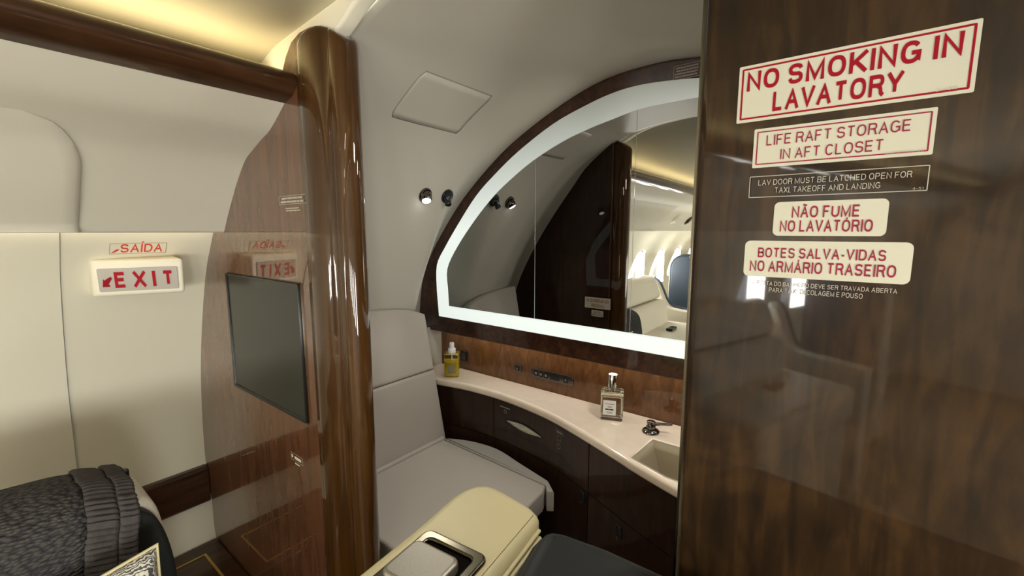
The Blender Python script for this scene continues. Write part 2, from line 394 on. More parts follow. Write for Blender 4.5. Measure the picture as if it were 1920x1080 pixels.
# port sidewall (cabin): inner profile at any station, eye-relative (x, z)
wallp = smoothline([(-1.340, .05), (-1.371, -.003), (-1.463, -.133), (-1.554, -.354), (-1.597, -.535), (-1.615, -.72), (-1.603, -.90), (-1.586, -1.003), (-1.55, -1.2), (-1.50, -1.40)], 5)
def sidewall(name, y0, y1, mirror=False, wins=(), inset=0, th=.03):
    bm = bmesh.new()
    f = (lambda x: 2 * CX - x) if mirror else (lambda x: x)
    rows = []
    s = -1 if mirror else 1
    A = [Vector((f(p.x + inset), 0, p.y)) for p in wallp]; B = [Vector((f(p.x - th), 0, p.y)) for p in wallp]
    loop = A + B[::-1]
    ys = [y0, y1]
    rows = [[Vector((p.x, y, p.z)) for p in loop] for y in ys]
    vs = grid(bm, rows, True); bm.faces.new(vs[0][::-1]); bm.faces.new(vs[-1])
    o = obj(name, bm, WALL)
    if wins:
        bc = bmesh.new()
        for y in wins:
            x = f(-1.55); zc = -.34
            ring = []
            for k in range(28):
                t = 6.28318 * k / 28; c, s_ = math.cos(t), math.sin(t)
                ring.append((y + .115 * math.copysign(abs(c) ** .7, c), zc + .17 * math.copysign(abs(s_) ** .7, s_)))
            prism(bc, ring, 'x', x - .3, x + .3)
        cut = obj('cutter', bc, WALL)
        m = o.modifiers.new('cut', 'BOOLEAN'); m.object = cut; m.operation = 'DIFFERENCE'; m.solver = 'EXACT'
        bpy.context.view_layer.update()
        me = bpy.data.meshes.new_from_object(o.evaluated_get(bpy.context.evaluated_depsgraph_get()))
        o.modifiers.clear(); o.data = me
        for p in me.polygons: p.use_smooth = True
        me.set_sharp_from_angle(angle=math.radians(35))
        bpy.data.objects.remove(cut)
    return struct(o)
CAB0 = -4.6
wl_ = sidewall('wall_left', .158, D + .008)
wl2 = sidewall('wall_left_forward', CAB0, .156, wins=WIN_Y[3:], inset=.005, th=.035)
wl2.name = 'wall_left.001'
wr = sidewall('wall_right', CAB0, D, mirror=True, wins=WIN_Y)
k = 0
for y in WIN_Y[3:]:
    k += 1
    bm = bmesh.new(); prism(bm, [(y + .14 * math.cos(t / 20 * 6.28318), -.34 + .19 * math.sin(t / 20 * 6.28318)) for t in range(20)], 'x', -1.625, -1.621)
    struct(obj('window_%d' % k, bm, PANE))
# overhead binnacle
bz = [onY(u, v, D) for u, v in ((535, 190), (525, 210), (505, 245), (480, 272), (460, 300), (445, 340), (435, 375), (427, 405), (422, 427))]
bprof = smoothline([xz(p) for p in bz], 4)
bprof += [Vector((bprof[-1].x - .010, -.004)), Vector((-1.322, -.004)), Vector((-1.324, .03)), Vector((-1.36, .035)), Vector((-1.2, .3)), Vector((-.95, .30))]
bin_poly = [(p.x, p.y) for p in bprof]
def prismobj(name, poly, y0, y1, mat, bev=0, sm=35, parent=None):
    bm = bmesh.new(); prism(bm, poly, 'y', y0, y1); o = obj(name, bm, mat, parent, sm)
    return bevel(o, bev) if bev else o
binn = struct(prismobj('trim_1', bin_poly, CAB0, D + .006, BINN, .004))
struct(prismobj('trim_2', [(2 * CX - x, z) for x, z in bin_poly], CAB0, D - .002, BINN))
# raised speaker/service cover on the forward half of the binnacle with a rounded corner
surf = smoothline([xz(p) for p in bz], 4)
def bin_x(z):
    for a, b_ in zip(surf, surf[1:]):
        if (a.y - z) * (b_.y - z) <= 0 and a.y != b_.y: return a.x + (b_.x - a.x) * (z - a.y) / (b_.y - a.y)
    return surf[-1].x
top_c = []
ytop = .178; zt = .192; rr_ = .075
def cover(y0):
    bm = bmesh.new(); rows = []
    nz = 24
    for i in range(nz + 1):
        z = .001 + (zt - .001) * i / nz
        yend = ytop
        if z > zt - rr_:
            q = (z - (zt - rr_)) / rr_; yend = ytop - rr_ * (1 - math.sqrt(max(0, 1 - q * q)))
        bow = .012 + .012 * math.sin(math.pi * min(1, max(0, i / nz)))
        x = bin_x(z)
        r = []
        for y, k_ in ((y0, 1), (yend - .03, 1), (yend - .012, .85), (yend - .003, .45), (yend, -.1)):
            edge = 1 - max(0, (z - (zt - .02)) / .02) ** 2
            r.append(Vector((x + bow * k_ * (edge if k_ > 0 else 1) * 1.0, y, z - (.004 if i == 0 else 0))))
        rows.append(r)
    rows.insert(0, [Vector((p.x - .02, p.y, p.z + .001)) for p in rows[0]])
    rows.append([Vector((p.x - .02, p.y, p.z + .001)) for p in rows[-1]])
    grid(bm, rows); return obj('service_cover', bm, BINN, binn, 50)
cover(-1.4)
# crown rail
rail = smoothline([(-.925, .256), (-.896, .264), (-.876, .277), (-.871, .291), (-.886, .307), (-.93, .316)], 4)
rp = [(p.x, p.y) for p in rail] + [(-.94, .30)]
struct(prismobj('trim_3', rp, CAB0, D + .006, W_RAIL, sm=60))
struct(prismobj('trim_4', [(2 * CX - x, z) for x, z in rp], CAB0, D - .002, W_RAIL, sm=60))
# cabin ceiling
cp = [(-1.20, .26), (-1.12, .32), (-1.05, .355), (-.98, .378), (-.92, .387), (-.85, .392), (-.77, .398), (-.68, .405), (-.55, .416), (-.40, .421)]
cp = smoothline(cp, 4); cp = [(p.x, p.y) for p in cp] + [(2 * CX - p.x, p.y) for p in cp[::-1][1:]]
bm = bmesh.new(); grid(bm, [[Vector((x, y, z)) for x, z in cp] for y in (CAB0, D + .03)])
struct(solid(obj('ceiling', bm, CEIL, None, 60), .02, 0))
bm = bmesh.new(); box(bm, (-1.9, CAB0 - .05, FL - .03), (1.1, 1.3, FL)); struct(obj('floor', bm, CARPET))
bm = bmesh.new(); box(bm, (-1.9, CAB0 - .05, FL), (1.1, CAB0, .55)); struct(obj('wall_forward', bm, CREAMG))
# wash light strip between binnacle and sidewall
bm = bmesh.new(); box(bm, (-1.352, CAB0, -.0005), (-1.338, D - .004, .004)); struct(obj('trim_5', bm, WASH))
# dado rail and side ledge
dp = [(-1.63, -.757), (-1.597, -.757), (-1.590, -.764), (-1.590, -.872), (-1.597, -.880), (-1.63, -.880)]
struct(prismobj('trim_6', dp, -1.4, D - .001, W_RAIL, .003))
lg = thing('side_ledge', 'low glossy wooden side ledge with thin gold inlay below the sidewall', 'ledge', (-1.46, -.2, FL))
bm = bmesh.new(); prism(bm, [(-1.580, -1.005), (-1.30, -1.005), (-1.30, -1.398), (-1.495, -1.398), (-1.545, -1.2)], 'y', -.72, D - .002); bevel(obj('body', bm, W_RAIL, lg), .004)
a = onZ(395, 1035, -1.004); b2 = onZ(426, 1080, -1.004)
bm = bmesh.new(); box(bm, (-1.52, .395, -1.0048), (-1.33, .401, -1.003)); box(bm, (-1.52, -.4, -1.0048), (-1.515, .395, -1.003)); box(bm, (-1.335, -.4, -1.0048), (-1.33, .395, -1.003)); obj('gold_inlay', bm, GOLD, lg)

# ---- aft partition, port side (television wall)
jl = [(405, 1005), (400, 940), (385, 870), (378, 750), (377, 650), (385, 520), (400, 435), (420, 433), (422, 427), (435, 375), (460, 300), (505, 245), (535, 190), (528, 134), (535, 105), (545, 78), (560, 60), (580, 49), (600, 46)]
pl_ = [xz(onY(u, v, D)) for u, v in jl]
pl_ = [(-1.52, FL + .002)] + [(x - .012, z) for x, z in pl_[:13]] + pl_[13:]
pl_ += [(-.76, .355), (-.76, FL + .002)]
pt = plate('wall_partition_left', pl_, XZ(D + .025), .025, .003, W_PANEL); pt.name = 'wall_aft_left'; struct(pt)
pt['wl'] = list(pt.location)
plate('lavatory_side_veneer', [(min(x, -.750), z) for x, z in pl_], XZ(D + .0510), .0008, .0003, W_CAB, pt)
# pilaster: rounded column at the doorway end of the partition
loop = [(-.880, .451), (-.866, .449), (-.855, .446), (-.846, .440), (-.834, .434), (-.815, .430), (-.792, .429), (-.772, .432), (-.758, .438), (-.750, .4430), (-.743, .4425), (-.736, .437), (-.726, .434), (-.715, .436), (-.706, .442), (-.701, .450), (-.700, .459), (-.703, .470), (-.712, .481), (-.725, .488), (-.745, .492), (-.755, .489), (-.765, .492), (-.79, .497), (-.82, .499), (-.88, .499)]
def coltop(x):
    t = (x + .79) / .11
    return .362 - .05 * max(0, t) ** 2 - (.03 * min(0, t) ** 2)
bm = bmesh.new()
rows = [[Vector((x, y, FL + .002)) for x, y in loop]]
for k in range(0, 10):
    q = k / 9.0                       # dome: shrink towards the core near the top
    s_ = math.sqrt(max(0, 1 - (q ** 2.2))) if q < 1 else .0
    s_ = max(s_, .05)
    rows.append([Vector((-.782 + (x + .782) * (.86 + .14 * s_), .465 + (y - .465) * (.60 + .40 * s_), coltop(x) - .022 * (1 - q))) for x, y in loop])
vs = grid(bm, rows, True); bm.faces.new(vs[0][::-1]); bm.faces.new(vs[-1])
struct(obj('trim_7', bm, W_COL, None, 50))
# header arch over the doorway between cabin and lavatory
arch = [(-.765, .322), (-.738, .341), (-.712, .353), (-.666, .375), (-.60, .392), (-.50, .402), (-.40, .405)]
arch = smoothline(arch, 4); arch = [(p.x, p.y) for p in arch]; arch = arch + [(2 * CX - x, z) for x, z in arch[::-1][1:]]
hd = [(-1.30, .20), (-.80, .20), (-.80, .30)] + arch + [(.0, .30), (.0, .20), (.5, .20), (.5, .56), (-1.30, .56)]
struct(plate('ceiling_header', hd, XZ(D + .017), .015, .006, CEIL)).name = 'trim_8'
bm = bmesh.new(); grid(bm, [[Vector((x, y, z)) for x, z in pts] for y, pts in ((D + .005, [(-1.7, .56), (.9, .56)]), (D + .005, [(-1.7, .28), (.9, .28)]))])
bm.free()
bm = bmesh.new(); box(bm, (-1.95, .462, FL), (-1.28, .488, .56)); struct(obj('light_block_outboard', bm, DARKF)).name = 'light_block_aft'  # unseen dark plate added to stop daylight leaking in behind the partition
# ---- aft partition, starboard side (placards)
RX = -.124
rp_ = [(RX, .46), (RX + .003, .4535), (RX + .010, .450)] + [(.80, .450), (.80, .50), (RX + .010, .50), (RX + .003, .4965), (RX, .49)]
bm = bmesh.new(); prism(bm, rp_, 'z', FL + .002, .50); struct(obj('wall_aft_right', bm, W_RIGHT, None, 40))
bm = bmesh.new(); prism(bm, [(RX - .0025, .462), (RX - .0035, .475), (RX - .0025, .488), (RX + .004, .488), (RX + .004, .462)], 'z', FL + .002, .47); struct(obj('trim_9', bm, ANTIQ, None, 40))

# ---- lavatory liner (port side and ceiling)
P1 = [(-.40, .402), (-.50, .399), (-.60, .388), (-.68, .372), (-.756, .345), (-.883, .272), (-.945, .195), (-.990, .098), (-1.045, -.03), (-1.10, -.16), (-1.14, -.28), (-1.16, -.40), (-1.18, -1.36)]
FRPX = ((785, 580), (787, 550), (791, 520), (805, 478), (830, 430), (862, 378), (900, 330), (940, 286), (980, 250), (1040, 204), (1100, 165), (1150, 141), (1200, 125), (1260, 111), (1318, 105))
FRP = [(onY(u, v, M).x, onY(u, v, M).z) for u, v in FRPX]
P2 = [(-.25, FRP[-1][1] - .003)] + FRP[::-1] + [(FRP[0][0] - .004, -.45), (FRP[0][0] + .01, -1.36)]
def resample(S, n_=70):
    L = [0]
    for a, b_ in zip(S, S[1:]): L.append(L[-1] + (b_ - a).length)
    out = []; j_ = 0
    for i in range(n_ + 1):
        t = L[-1] * i / n_
        while j_ < len(S) - 2 and L[j_ + 1] < t: j_ += 1
        out.append(S[j_].lerp(S[j_ + 1], (t - L[j_]) / (L[j_ + 1] - L[j_] + 1e-12)))
    return out
S1 = resample(smoothline(P1, 5)); S2 = resample(smoothline(P2, 5))
P0 = P1[:5] + [(-.870, .262), (-.935, .185), (-1.02, .08), (-1.10, -.03), (-1.18, -.16), (-1.235, -.28), (-1.26, -.40), (-1.26, -1.36)]
S0 = resample(smoothline(P0, 5))
def liner_at(y):
    if y < .76:
        t = min(1, max(0, (y - .50) / .26)); t = t * t * (3 - 2 * t)
        return [a.lerp(b_, t) for a, b_ in zip(S0, S1)]
    t = min(1, max(0, (y - .93) / (M - .93))); t = t * t * (3 - 2 * t)
    return [a.lerp(b_, t) for a, b_ in zip(S1, S2)]
ysL = [D + .036, .50, .55, .60, .65, .7, .76, .85, .93, .95, .97, .99, 1.01, 1.03, 1.05, 1.065, M + .06]
bm = bmesh.new()
rows = []
for y in ysL:
    pr = liner_at(y); r = [Vector((p.x, y, p.y)) for p in pr]
    r = [Vector((.30, y, .30)), Vector((.12, y, .365)), Vector((-.08, y, pr[0].y - .006)), Vector((-.24, y, pr[0].y - .001))] + r
    rows.append(r)
grid(bm, rows); ln = struct(solid(obj('wall_lavatory_left', bm, LINER, None, 60), .01, 0))
for m in ln.modifiers: m.offset = 1
ln.name = 'wall_left.002'
# liner normal points inside or outside: keep the skin outward
bm = bmesh.new(); box(bm, (.10, .502, FL), (.13, 1.30, .50)); struct(obj('wall_lavatory_right', bm, W_FRAME)).name = 'wall_right.001'
bm = bmesh.new(); box(bm, (-1.245, M - .09, CZ - .03), (-1.222, BS + .002, -.36)); struct(obj('trim_10', bm, LINER))
def liner_point(u, v):
    d = ray(u, v); best = None
    for i in range(2000):
        p = d * (.4 + i * .0005) / (d.y if d.y > 0 else 1)
        pr = liner_at(p.y)
        for a, b_ in zip(pr, pr[1:]):
            if a.x >= p.x >= b_.x:
                z = a.y + (b_.y - a.y) * (p.x - a.x) / (b_.x - a.x + 1e-9)
                if p.z >= z: return p
                break
    return p
# access hatch in the liner
hs = [p for p in liner_at(.7)]
def prof_at_arc(pr, z):
    for a, b_ in zip(pr, pr[1:]):
        if (a.y - z) * (b_.y - z) <= 0 and a.y != b_.y: return a.x + (b_.x - a.x) * (z - a.y) / (b_.y - a.y)
    return pr[-1].x
n1 = Vector((.5, 0, -.866))
def hatch(y0, y1, z0, z1, off, name, mat, shrink=0):
    bm = bmesh.new(); rows = []
    for i in range(9):
        z = z0 + shrink + (z1 - z0 - 2 * shrink) * i / 8
        e = 0
        if i in (0, 8): e = .006
        rows.append([Vector((prof_at_arc(liner_at(y), z), y, z)) + n1 * off for y in (y0 + shrink + e, y0 + shrink + .01, .70, .73, .76, .80, .85, y1 - shrink - .01, y1 - shrink - e)])
    grid(bm, rows); return solid(obj(name, bm, mat, ln, 60), .0004, 0)
hatch(.672, .905, .268, .345, .0004, 'hatch_gap_shade', plain('hatch_shadow_gap', (.22, .20, .16), .7))  # darker sheet under the hatch; its edge paints the shaded gap line
hatch(.672, .905, .268, .345, .0007, 'access_hatch', LINER, .0012)

# ================================================================== AFT WALL + LIT MIRROR
fr = [(p.x, p.y) for p in smoothline(FRP, 4)]
fr = [(x + .008 * (x + .40) / math.hypot(x + .40, z + .25), z + .008 * (z + .25) / math.hypot(x + .40, z + .25)) for x, z in fr]
zb = onY(1280, 715, M).z
outer = [(-1.30, zb)] + fr + [(-.15, fr[-1][1] - .01), (.098, fr[-1][1] - .06), (.098, zb)]
aw = struct(plate('wall_aft', outer, XZ((M + BS) / 2 + .004), (BS - M) / 2 + .0, .003, W_FRAME))
vm = thing('vanity_mirror', 'arched three-panel vanity mirror edged by a glowing white band above the counter', 'mirror', (-.75, M, zb + .05))
bo = [xz(onY(u, v, M)) for u, v in ((826, 592), (822, 545), (822, 497), (838, 462), (862, 420), (895, 368), (930, 328), (975, 284), (1040, 233), (1100, 199), (1150, 176), (1200, 161), (1260, 152), (1318, 147))]
bi = [xz(onY(u, v, M)) for u, v in ((846, 573), (844, 540), (843, 503), (862, 462), (895, 412), (930, 368), (965, 334), (1005, 301), (1060, 266), (1110, 242), (1150, 226), (1200, 207), (1255, 195), (1315, 184))]
bo_s = [bo[0]] + [(p.x, p.y) for p in smoothline(bo[1:], 4)]; bi_s = [bi[0]] + [(p.x, p.y) for p in smoothline(bi[1:], 4)]
ring = bo_s + [(-.18, bo_s[-1][1] - .012), (.07, bo_s[-1][1] - .07), (.07, bo[0][1] - .004)]
plate('light_band', ring, XZ(M - .004), .004, .001, LED, vm, sm=0)
z_in = bi[0][1]
zin_r = z_in
def inner_z(x):
    for a, b_ in zip(bi_s[1:], bi_s[2:]):
        if a[0] <= x <= b_[0]: return a[1] + (b_[1] - a[1]) * (x - a[0]) / (b_[0] - a[0])
    return bi_s[-1][1] - .02 * max(0, (x - bi_s[-1][0]))
s1 = onY(1007, 440, M).x; s2 = onY(1191, 415, M).x
def mpanel(x0, x1, yaw=0):
    pts = [(x0, z_in)] if x0 > bi[0][0] + .01 else [bi[0], bi[1]]
    if x0 > bi[0][0] + .01: pts.append((x0, inner_z(x0)))
    n_ = 24
    for i in range(1, n_):
        x = x0 + (x1 - x0) * i / n_
        if x > bi_s[1][0] + .004: pts.append((x, inner_z(x)))
    if x0 < bi[0][0] + .01:
        pts = [bi[0]] + [p for p in bi_s[1:] if p[0] < x1]
    pts += [(x1, inner_z(x1)), (x1, z_in)]
    plate('mirror_panel', pts, XZ(M - .0095), .0012, .0003, MIRROR, vm, sm=0)
mpanel(bi[0][0], s1 - .0006); mpanel(s1 + .0006, s2 - .0003); mpanel(s2 + .0003, .03)
# recessed backsplash
bm = bmesh.new(); box(bm, (-1.222, BS, FL + .001), (.10, BS + .02, zb + .02)); struct(obj('wall_aft.001', bm, W_SPLASH))

# ================================================================== VANITY
front_px = ((812, 719), (870, 730), (929, 746), (980, 765), (1029, 787), (1066, 808), (1104, 831), (1150, 860), (1190, 886), (1264, 930))
fr3 = [onZ(u, v, CZ - .020) for u, v in front_px]
fxy = [(-1.22, fr3[0].y + .004), (-1.15, fr3[0].y + .002)] + [(p.x, p.y) for p in fr3]
fxy += [(-.165, fxy[-1][1] - .020), (-.09, fxy[-1][1] - .034), (.0, fxy[-1][1] - .040), (.098, fxy[-1][1] - .042)]
fs = smoothline(fxy, 5)
XYm = lambda z: Matrix.Translation((0, 0, z))
cpoly = [(p.x, p.y) for p in fs] + [(.098, BS - .001), (-1.221, BS - .001)]
sink = [xz_ for xz_ in ((-.342, 1.018), (-.350, .905), (-.262, .874), (-.05, .862), (.04, .868), (.04, 1.02))]
ct = thing('vanity_counter', 'cream stone vanity countertop curving out to a recessed beige basin', 'countertop', (-.6, .98, CZ - .028))
plate('worktop', cpoly, XYm(CZ - .0125), .0125, .008, STONE, ct, [sink], 5, 40)
bm = bmesh.new(); rows = []
cxs, cys = -.15, .94
for zz, k in ((CZ - .001, 1.0), (CZ - .025, .975), (CZ - .10, .86), (CZ - .106, .80)):
    rows.append([Vector((cxs + (x - cxs) * k, cys + (y - cys) * k, zz)) for x, y in sink])
vs = grid(bm, rows, True); bm.faces.new(vs[-1])
bsn = obj('basin', bm, SINKM, ct, 30); solid(bsn, .003, 1)
# cabinet under the counter
cab = thing('vanity_cabinet', 'dark glossy curved vanity cabinet below the cream countertop', 'cabinet', (-.6, 1.02, FL + .002))
off = [(p.x, p.y + .012) for p in fs]
body = off + [(.097, BS - .003), (-1.219, BS - .003)]
bm = bmesh.new(); prism(bm, [(x, y + .004 if i < len(off) else y) for i, (x, y) in enumerate(body)], 'z', FL + .002, CZ - .14); obj('body', bm, DARKF, cab, 50)
def yfront(x):
    for a, b_ in zip(off, off[1:]):
        if a[0] <= x <= b_[0]: return a[1] + (b_[1] - a[1]) * (x - a[0]) / (b_[0] - a[0])
    return off[-1][1]
def skin(name, x0, x1, z0, z1, mat=W_CAB):
    bm = bmesh.new(); n_ = 44; g = .0014
    xs = [x0 + g + (x1 - x0 - 2 * g) * i / n_ for i in range(n_ + 1)]
    A = [[Vector((x, yfront(x) - .004, z)) for x in xs] for z in (z0 + g, z1 - g)]
    B = [[Vector((x, yfront(x) + .004, z)) for x in xs] for z in (z0 + g, z1 - g)]
    loops = [[A[0][i], A[1][i], B[1][i], B[0][i]] for i in range(n_ + 1)]
    vs = grid(bm, loops, True); bm.faces.new(vs[0]); bm.faces.new(vs[-1][::-1])
    return obj(name, bm, mat, cab, 50)
def onfront(u, v):
    d = ray(u, v); p = None
    for i in range(3000):
        p = d * ((.6 + i * .0003) / d.y)
        if p.y >= yfront(p.x) - .004: return p
    return p
xa = onfront(926, 790).x; xb = onfront(1104, 860).x
zs = -.672
doors = []
for x0, x1 in ((-1.2, xa), (xa, xb), (xb, .095)):
    doors.append(skin('door', x0, x1, zs, CZ - .0245))
lows = [skin('door', x0, x1, FL + .05, zs) for x0, x1 in ((-1.2, xb), (xb, .095))]
# almond-shaped tissue slot
def tangent(x): return Vector((.02, yfront(x + .01) - yfront(x - .01), 0)).normalized()
p0 = onfront(945, 786); p1 = onfront(1019, 822); mid = (p0 + p1) / 2; mid.y = yfront(mid.x) - .0055
ax = (Vector((p1.x, yfront(p1.x), p1.z)) - Vector((p0.x, yfront(p0.x), p0.z))); L_ = ax.length
fm = frame_m(mid, ax, (0, 0, 1))
def lens(L, hh, n_=16, low=1.0): return [(-L / 2 + L * i / n_, hh * math.sin(math.pi * i / n_)) for i in range(n_)] + [(L / 2 - L * i / n_, -hh * low * math.sin(math.pi * i / n_)) for i in range(n_)]
slot = plate('slot_rim', lens(L_, .014), fm, .0022, .0006, BLACK, doors[1], sm=40)
ts = thing('paper_towels', 'pale folded paper towels showing through the almond slot in the cabinet', 'tissue', mid - Vector((0, .004, .01)))
plate('towel', lens(L_ * .86, .0095), fm @ Matrix.Translation((.004, .0015, .0035)), .001, .0004, plain('tissue_paper', (.42, .39, .30), .9, bump=.9, bscale=90, var=.3, vscale=60), ts, sm=40)
for q, (s_, yo) in enumerate(((.55, .003), (.4, -.001))):
    bm = bmesh.new(); tube(bm, [fm @ Vector((-L_ * s_ * .5 + L_ * s_ * i / 8, yo + .002 * math.sin(i * 1.3), .0048)) for i in range(9)], .0007, 6); obj('fold', bm, PAPERG, ts)
# printed markings on the cabinet
def mark(u, v, wd, ht, fn):
    c = onfront(u, v); c.y = yfront(c.x) - .0052
    fn(frame_m(c, tangent(c.x), (0, 0, 1)), wd, ht)
def mk_towel(m, wd, ht):
    t = thing('door_marking', 'small grey printed caption and square icon above the paper slot', 'marking', m.translation)
    lines('lettering', 1, m, -.024, .003, .048, .008, GREYP, t, 21)
    border('icon', -.006, -.012, .006, -.001, .0018, m, GREYP, t, .003)
mark(948, 768, 0, 0, mk_towel)
def mk_waste(m, wd, ht):
    t = thing('door_marking', 'small grey framed caption with square and round icons right of the paper slot', 'marking', m.translation)
    lines('lettering', 1, m, -.017, .018, .026, .009, GREYP, t, 22)
    border('caption_frame', -.020, .017, .013, .029, .0008, m, GREYP, t, .002)
    border('icon_frame', -.014, -.001, .004, .012, .0010, m, GREYP, t, .002)
    bm = bmesh.new(); vsq = [bm.verts.new(m @ Vector(p)) for p in ((-.016, -.006, .0003), (.006, -.006, .0003), (.006, -.005, .0003), (-.016, -.005, .0003))]; bm.faces.new(vsq); obj('rule', bm, GREYP, t)
    n_ = 20; plate('no_symbol', [(-.006 + .0075 * math.cos(6.283 * i / n_), -.019 + .0075 * math.sin(6.283 * i / n_)) for i in range(n_)], m @ Matrix.Translation((0, 0, .0003)), .0001, 0, GREYP, t, [[(-.006 + .006 * math.cos(6.283 * i / n_), -.019 + .006 * math.sin(6.283 * i / n_)) for i in range(n_)]])
mark(1051, 826, 0, 0, mk_waste)
# oval flush latches
for i, (u, v) in enumerate(((1092, 932), (1160, 998))):
    c = onfront(u, v); c.y = yfront(c.x) - .0052
    m = frame_m(c, tangent(c.x), (0, 0, 1))
    n_ = 28
    el = lambda a, b_: [(a * math.cos(6.28318 * i_ / n_), b_ * math.sin(6.28318 * i_ / n_)) for i_ in range(n_)]
    par = lows[0] if i == 0 else lows[1]
    lt = plate('latch', el(.0115, .020), m, .002, .0008, BRONZE, par, [el(.0085, .0165)], sm=40)
    plate('latch_pull', el(.0080, .0158), m @ Matrix.Translation((0, 0, .0002)), .0012, .0005, BLACK, lt, sm=40)

# faucet lever / drain control
fc = onZ(1220, 810, CZ)
ft = thing('faucet_control', 'dark chrome round tap control with lever handle beside the basin', 'tap', (fc.x, fc.y, CZ))
T = Matrix.Translation((fc.x, fc.y, CZ))
bm = bmesh.new(); lathe(bm, [(.021, .0), (.0215, .003), (.020, .006), (.015, .009), (.012, .010)], 32, T); obj('base', bm, BRONZE, ft, 40)
bm = bmesh.new(); lathe(bm, [(.011, .010), (.0115, .016), (.009, .019), (.0085, .022), (.011, .024), (.011, .028), (.0085, .030)], 28, T); obj('neck', bm, BRONZE, ft, 40)
bm = bmesh.new(); d = Vector((.95, .25, 0)); base = Vector((fc.x, fc.y, CZ + .022)); tube(bm, [base + d * t + Vector((0, 0, .14 * t)) for t in (0, .012, .03, .045, .052)], [.006, .0045, .0035, .004, .003], 12); obj('lever', bm, BRONZE, ft, 60)

# control panel, switch and outlet on the backsplash
def plateY(name, u0, v0, u1, v1, mat, Y, par=None, r=.004, half=.002):
    a = onY(u0, v0, Y); b_ = onY(u1, v1, Y); return a, b_
a = onY(997, 690, BS); b_ = onY(1076, 722, BS); zc_ = (onY(997, 698, BS).z + onY(1076, 714, BS).z) / 2
mS = XZ(BS)
cpn = thing('control_panel', 'long dark metal switch panel with small buttons and display on the backsplash', 'control panel', ((a.x + b_.x) / 2, BS, zc_ - .015))
x0, x1 = a.x, b_.x
fp = plate('faceplate', rrect(x0, zc_ - .015, x1, zc_ + .015, .009), XZ(BS - .0025), .0025, .001, BRONZE, cpn, sm=40)
plate('display', rrect(x0 + .075, zc_ - .009, x1 - .05, zc_ + .009, .002), XZ(BS - .0056), .0006, .0002, BLACK, cpn)
for i in range(3):
    bt = plate('button', rrect(x0 + .014 + .019 * i, zc_ - .009, x0 + .029 + .019 * i, zc_ + .009, .002), XZ(BS - .0056), .0006, .0002, BLACK, cpn)
    lines('button_legend', 2, XZ(BS - .0063), x0 + .017 + .019 * i, zc_ - .003, .009, .007, GREYT, bt, i)
bt = plate('button', rrect(x1 - .034, zc_ - .009, x1 - .018, zc_ + .009, .002), XZ(BS - .0056), .0006, .0002, BLACK, cpn)
lines('button_legend', 2, XZ(BS - .0063), x1 - .029, zc_ - .003, .006, .007, GREYT, bt, 5)
for i in range(1): pass
c = onY(972, 690, BS)
sw = thing('light_switch', 'small rounded dark metal switch left of the long control panel', 'switch', (c.x, BS, c.z - .013))
plate('faceplate', rrect(c.x - .017, c.z - .014, c.x + .017, c.z + .014, .008), XZ(BS - .0025), .0025, .001, BRONZE, sw, sm=40)
bt = plate('button', rrect(c.x - .007, c.z - .007, c.x + .007, c.z + .007, .002), XZ(BS - .0058), .0010, .0004, BLACK, sw)
lines('button_legend', 2, XZ(BS - .007), c.x - .003, c.z - .003, .006, .006, GREYT, bt, 5)
c = onY(872, 667, BS)
ol = thing('power_outlet', 'square black power outlet behind the yellow soap bottle', 'outlet', (c.x, BS, c.z - .02))
plate('faceplate', rrect(c.x - .016, c.z - .019, c.x + .014, c.z + .019, .003), XZ(BS - .004), .004, .001, BLACK, ol, sm=40)
plate('socket', rrect(c.x - .010, c.z - .012, c.x + .009, c.z + .012, .002), XZ(BS - .0085), .0008, .0003, BRONZE, ol, sm=40)

# ---- soap bottle
sp = onZ(847, 704, CZ); sx0, sy0 = sp.x, sp.y + .003
SB = thing('soap_bottle', 'clear square bottle of yellow liquid soap with white pump top', 'bottle', (sx0, sy0, CZ))
R = Matrix.Translation((sx0, sy0, CZ + .0005)) @ Matrix.Rotation(math.radians(38), 4, 'Z')
def rbox(name, w_, d_, z0, z1, r, bv, mat, par, mm, n_=5):
    return plate(name, rrect(-w_ / 2, -d_ / 2, w_ / 2, d_ / 2, r, n_), mm @ Matrix.Translation((0, 0, (z0 + z1) / 2)), (z1 - z0) / 2, bv, mat, par, sm=50)
rbox('bottle_body', .050, .050, 0, .082, .006, .003, CLEAR, SB, R)
rbox('liquid', .0455, .0455, .003, .058, .005, .002, JUICE, SB, R)
rbox('front_label', .026, .0006, .014, .046, .0002, 0, plain('clear_label', (.20, .18, .08), .4), SB, R @ Matrix.Translation((0, -.0258, 0)))
bm = bmesh.new(); tube(bm, [R @ Vector((0, 0, .082)), R @ Vector((0, 0, .01))], .0018, 8); obj('dip_tube', bm, WHITEP, SB)
bm = bmesh.new(); lathe(bm, [(.013, .083), (.0135, .085), (.0135, .097), (.012, .099), (.008, .0995)], 28, R); cl = obj('pump_collar', bm, WHITEP, SB, 40)
bm = bmesh.new(); lathe(bm, [(.0075, .0995), (.0085, .103), (.0085, .116), (.0075, .119), (.004, .120)], 24, R); tube(bm, [R @ Vector((0, -.006, .113)), R @ Vector((0, -.013, .113))], .0025, 8); obj('pump_head', bm, WHITEP, SB, 40)

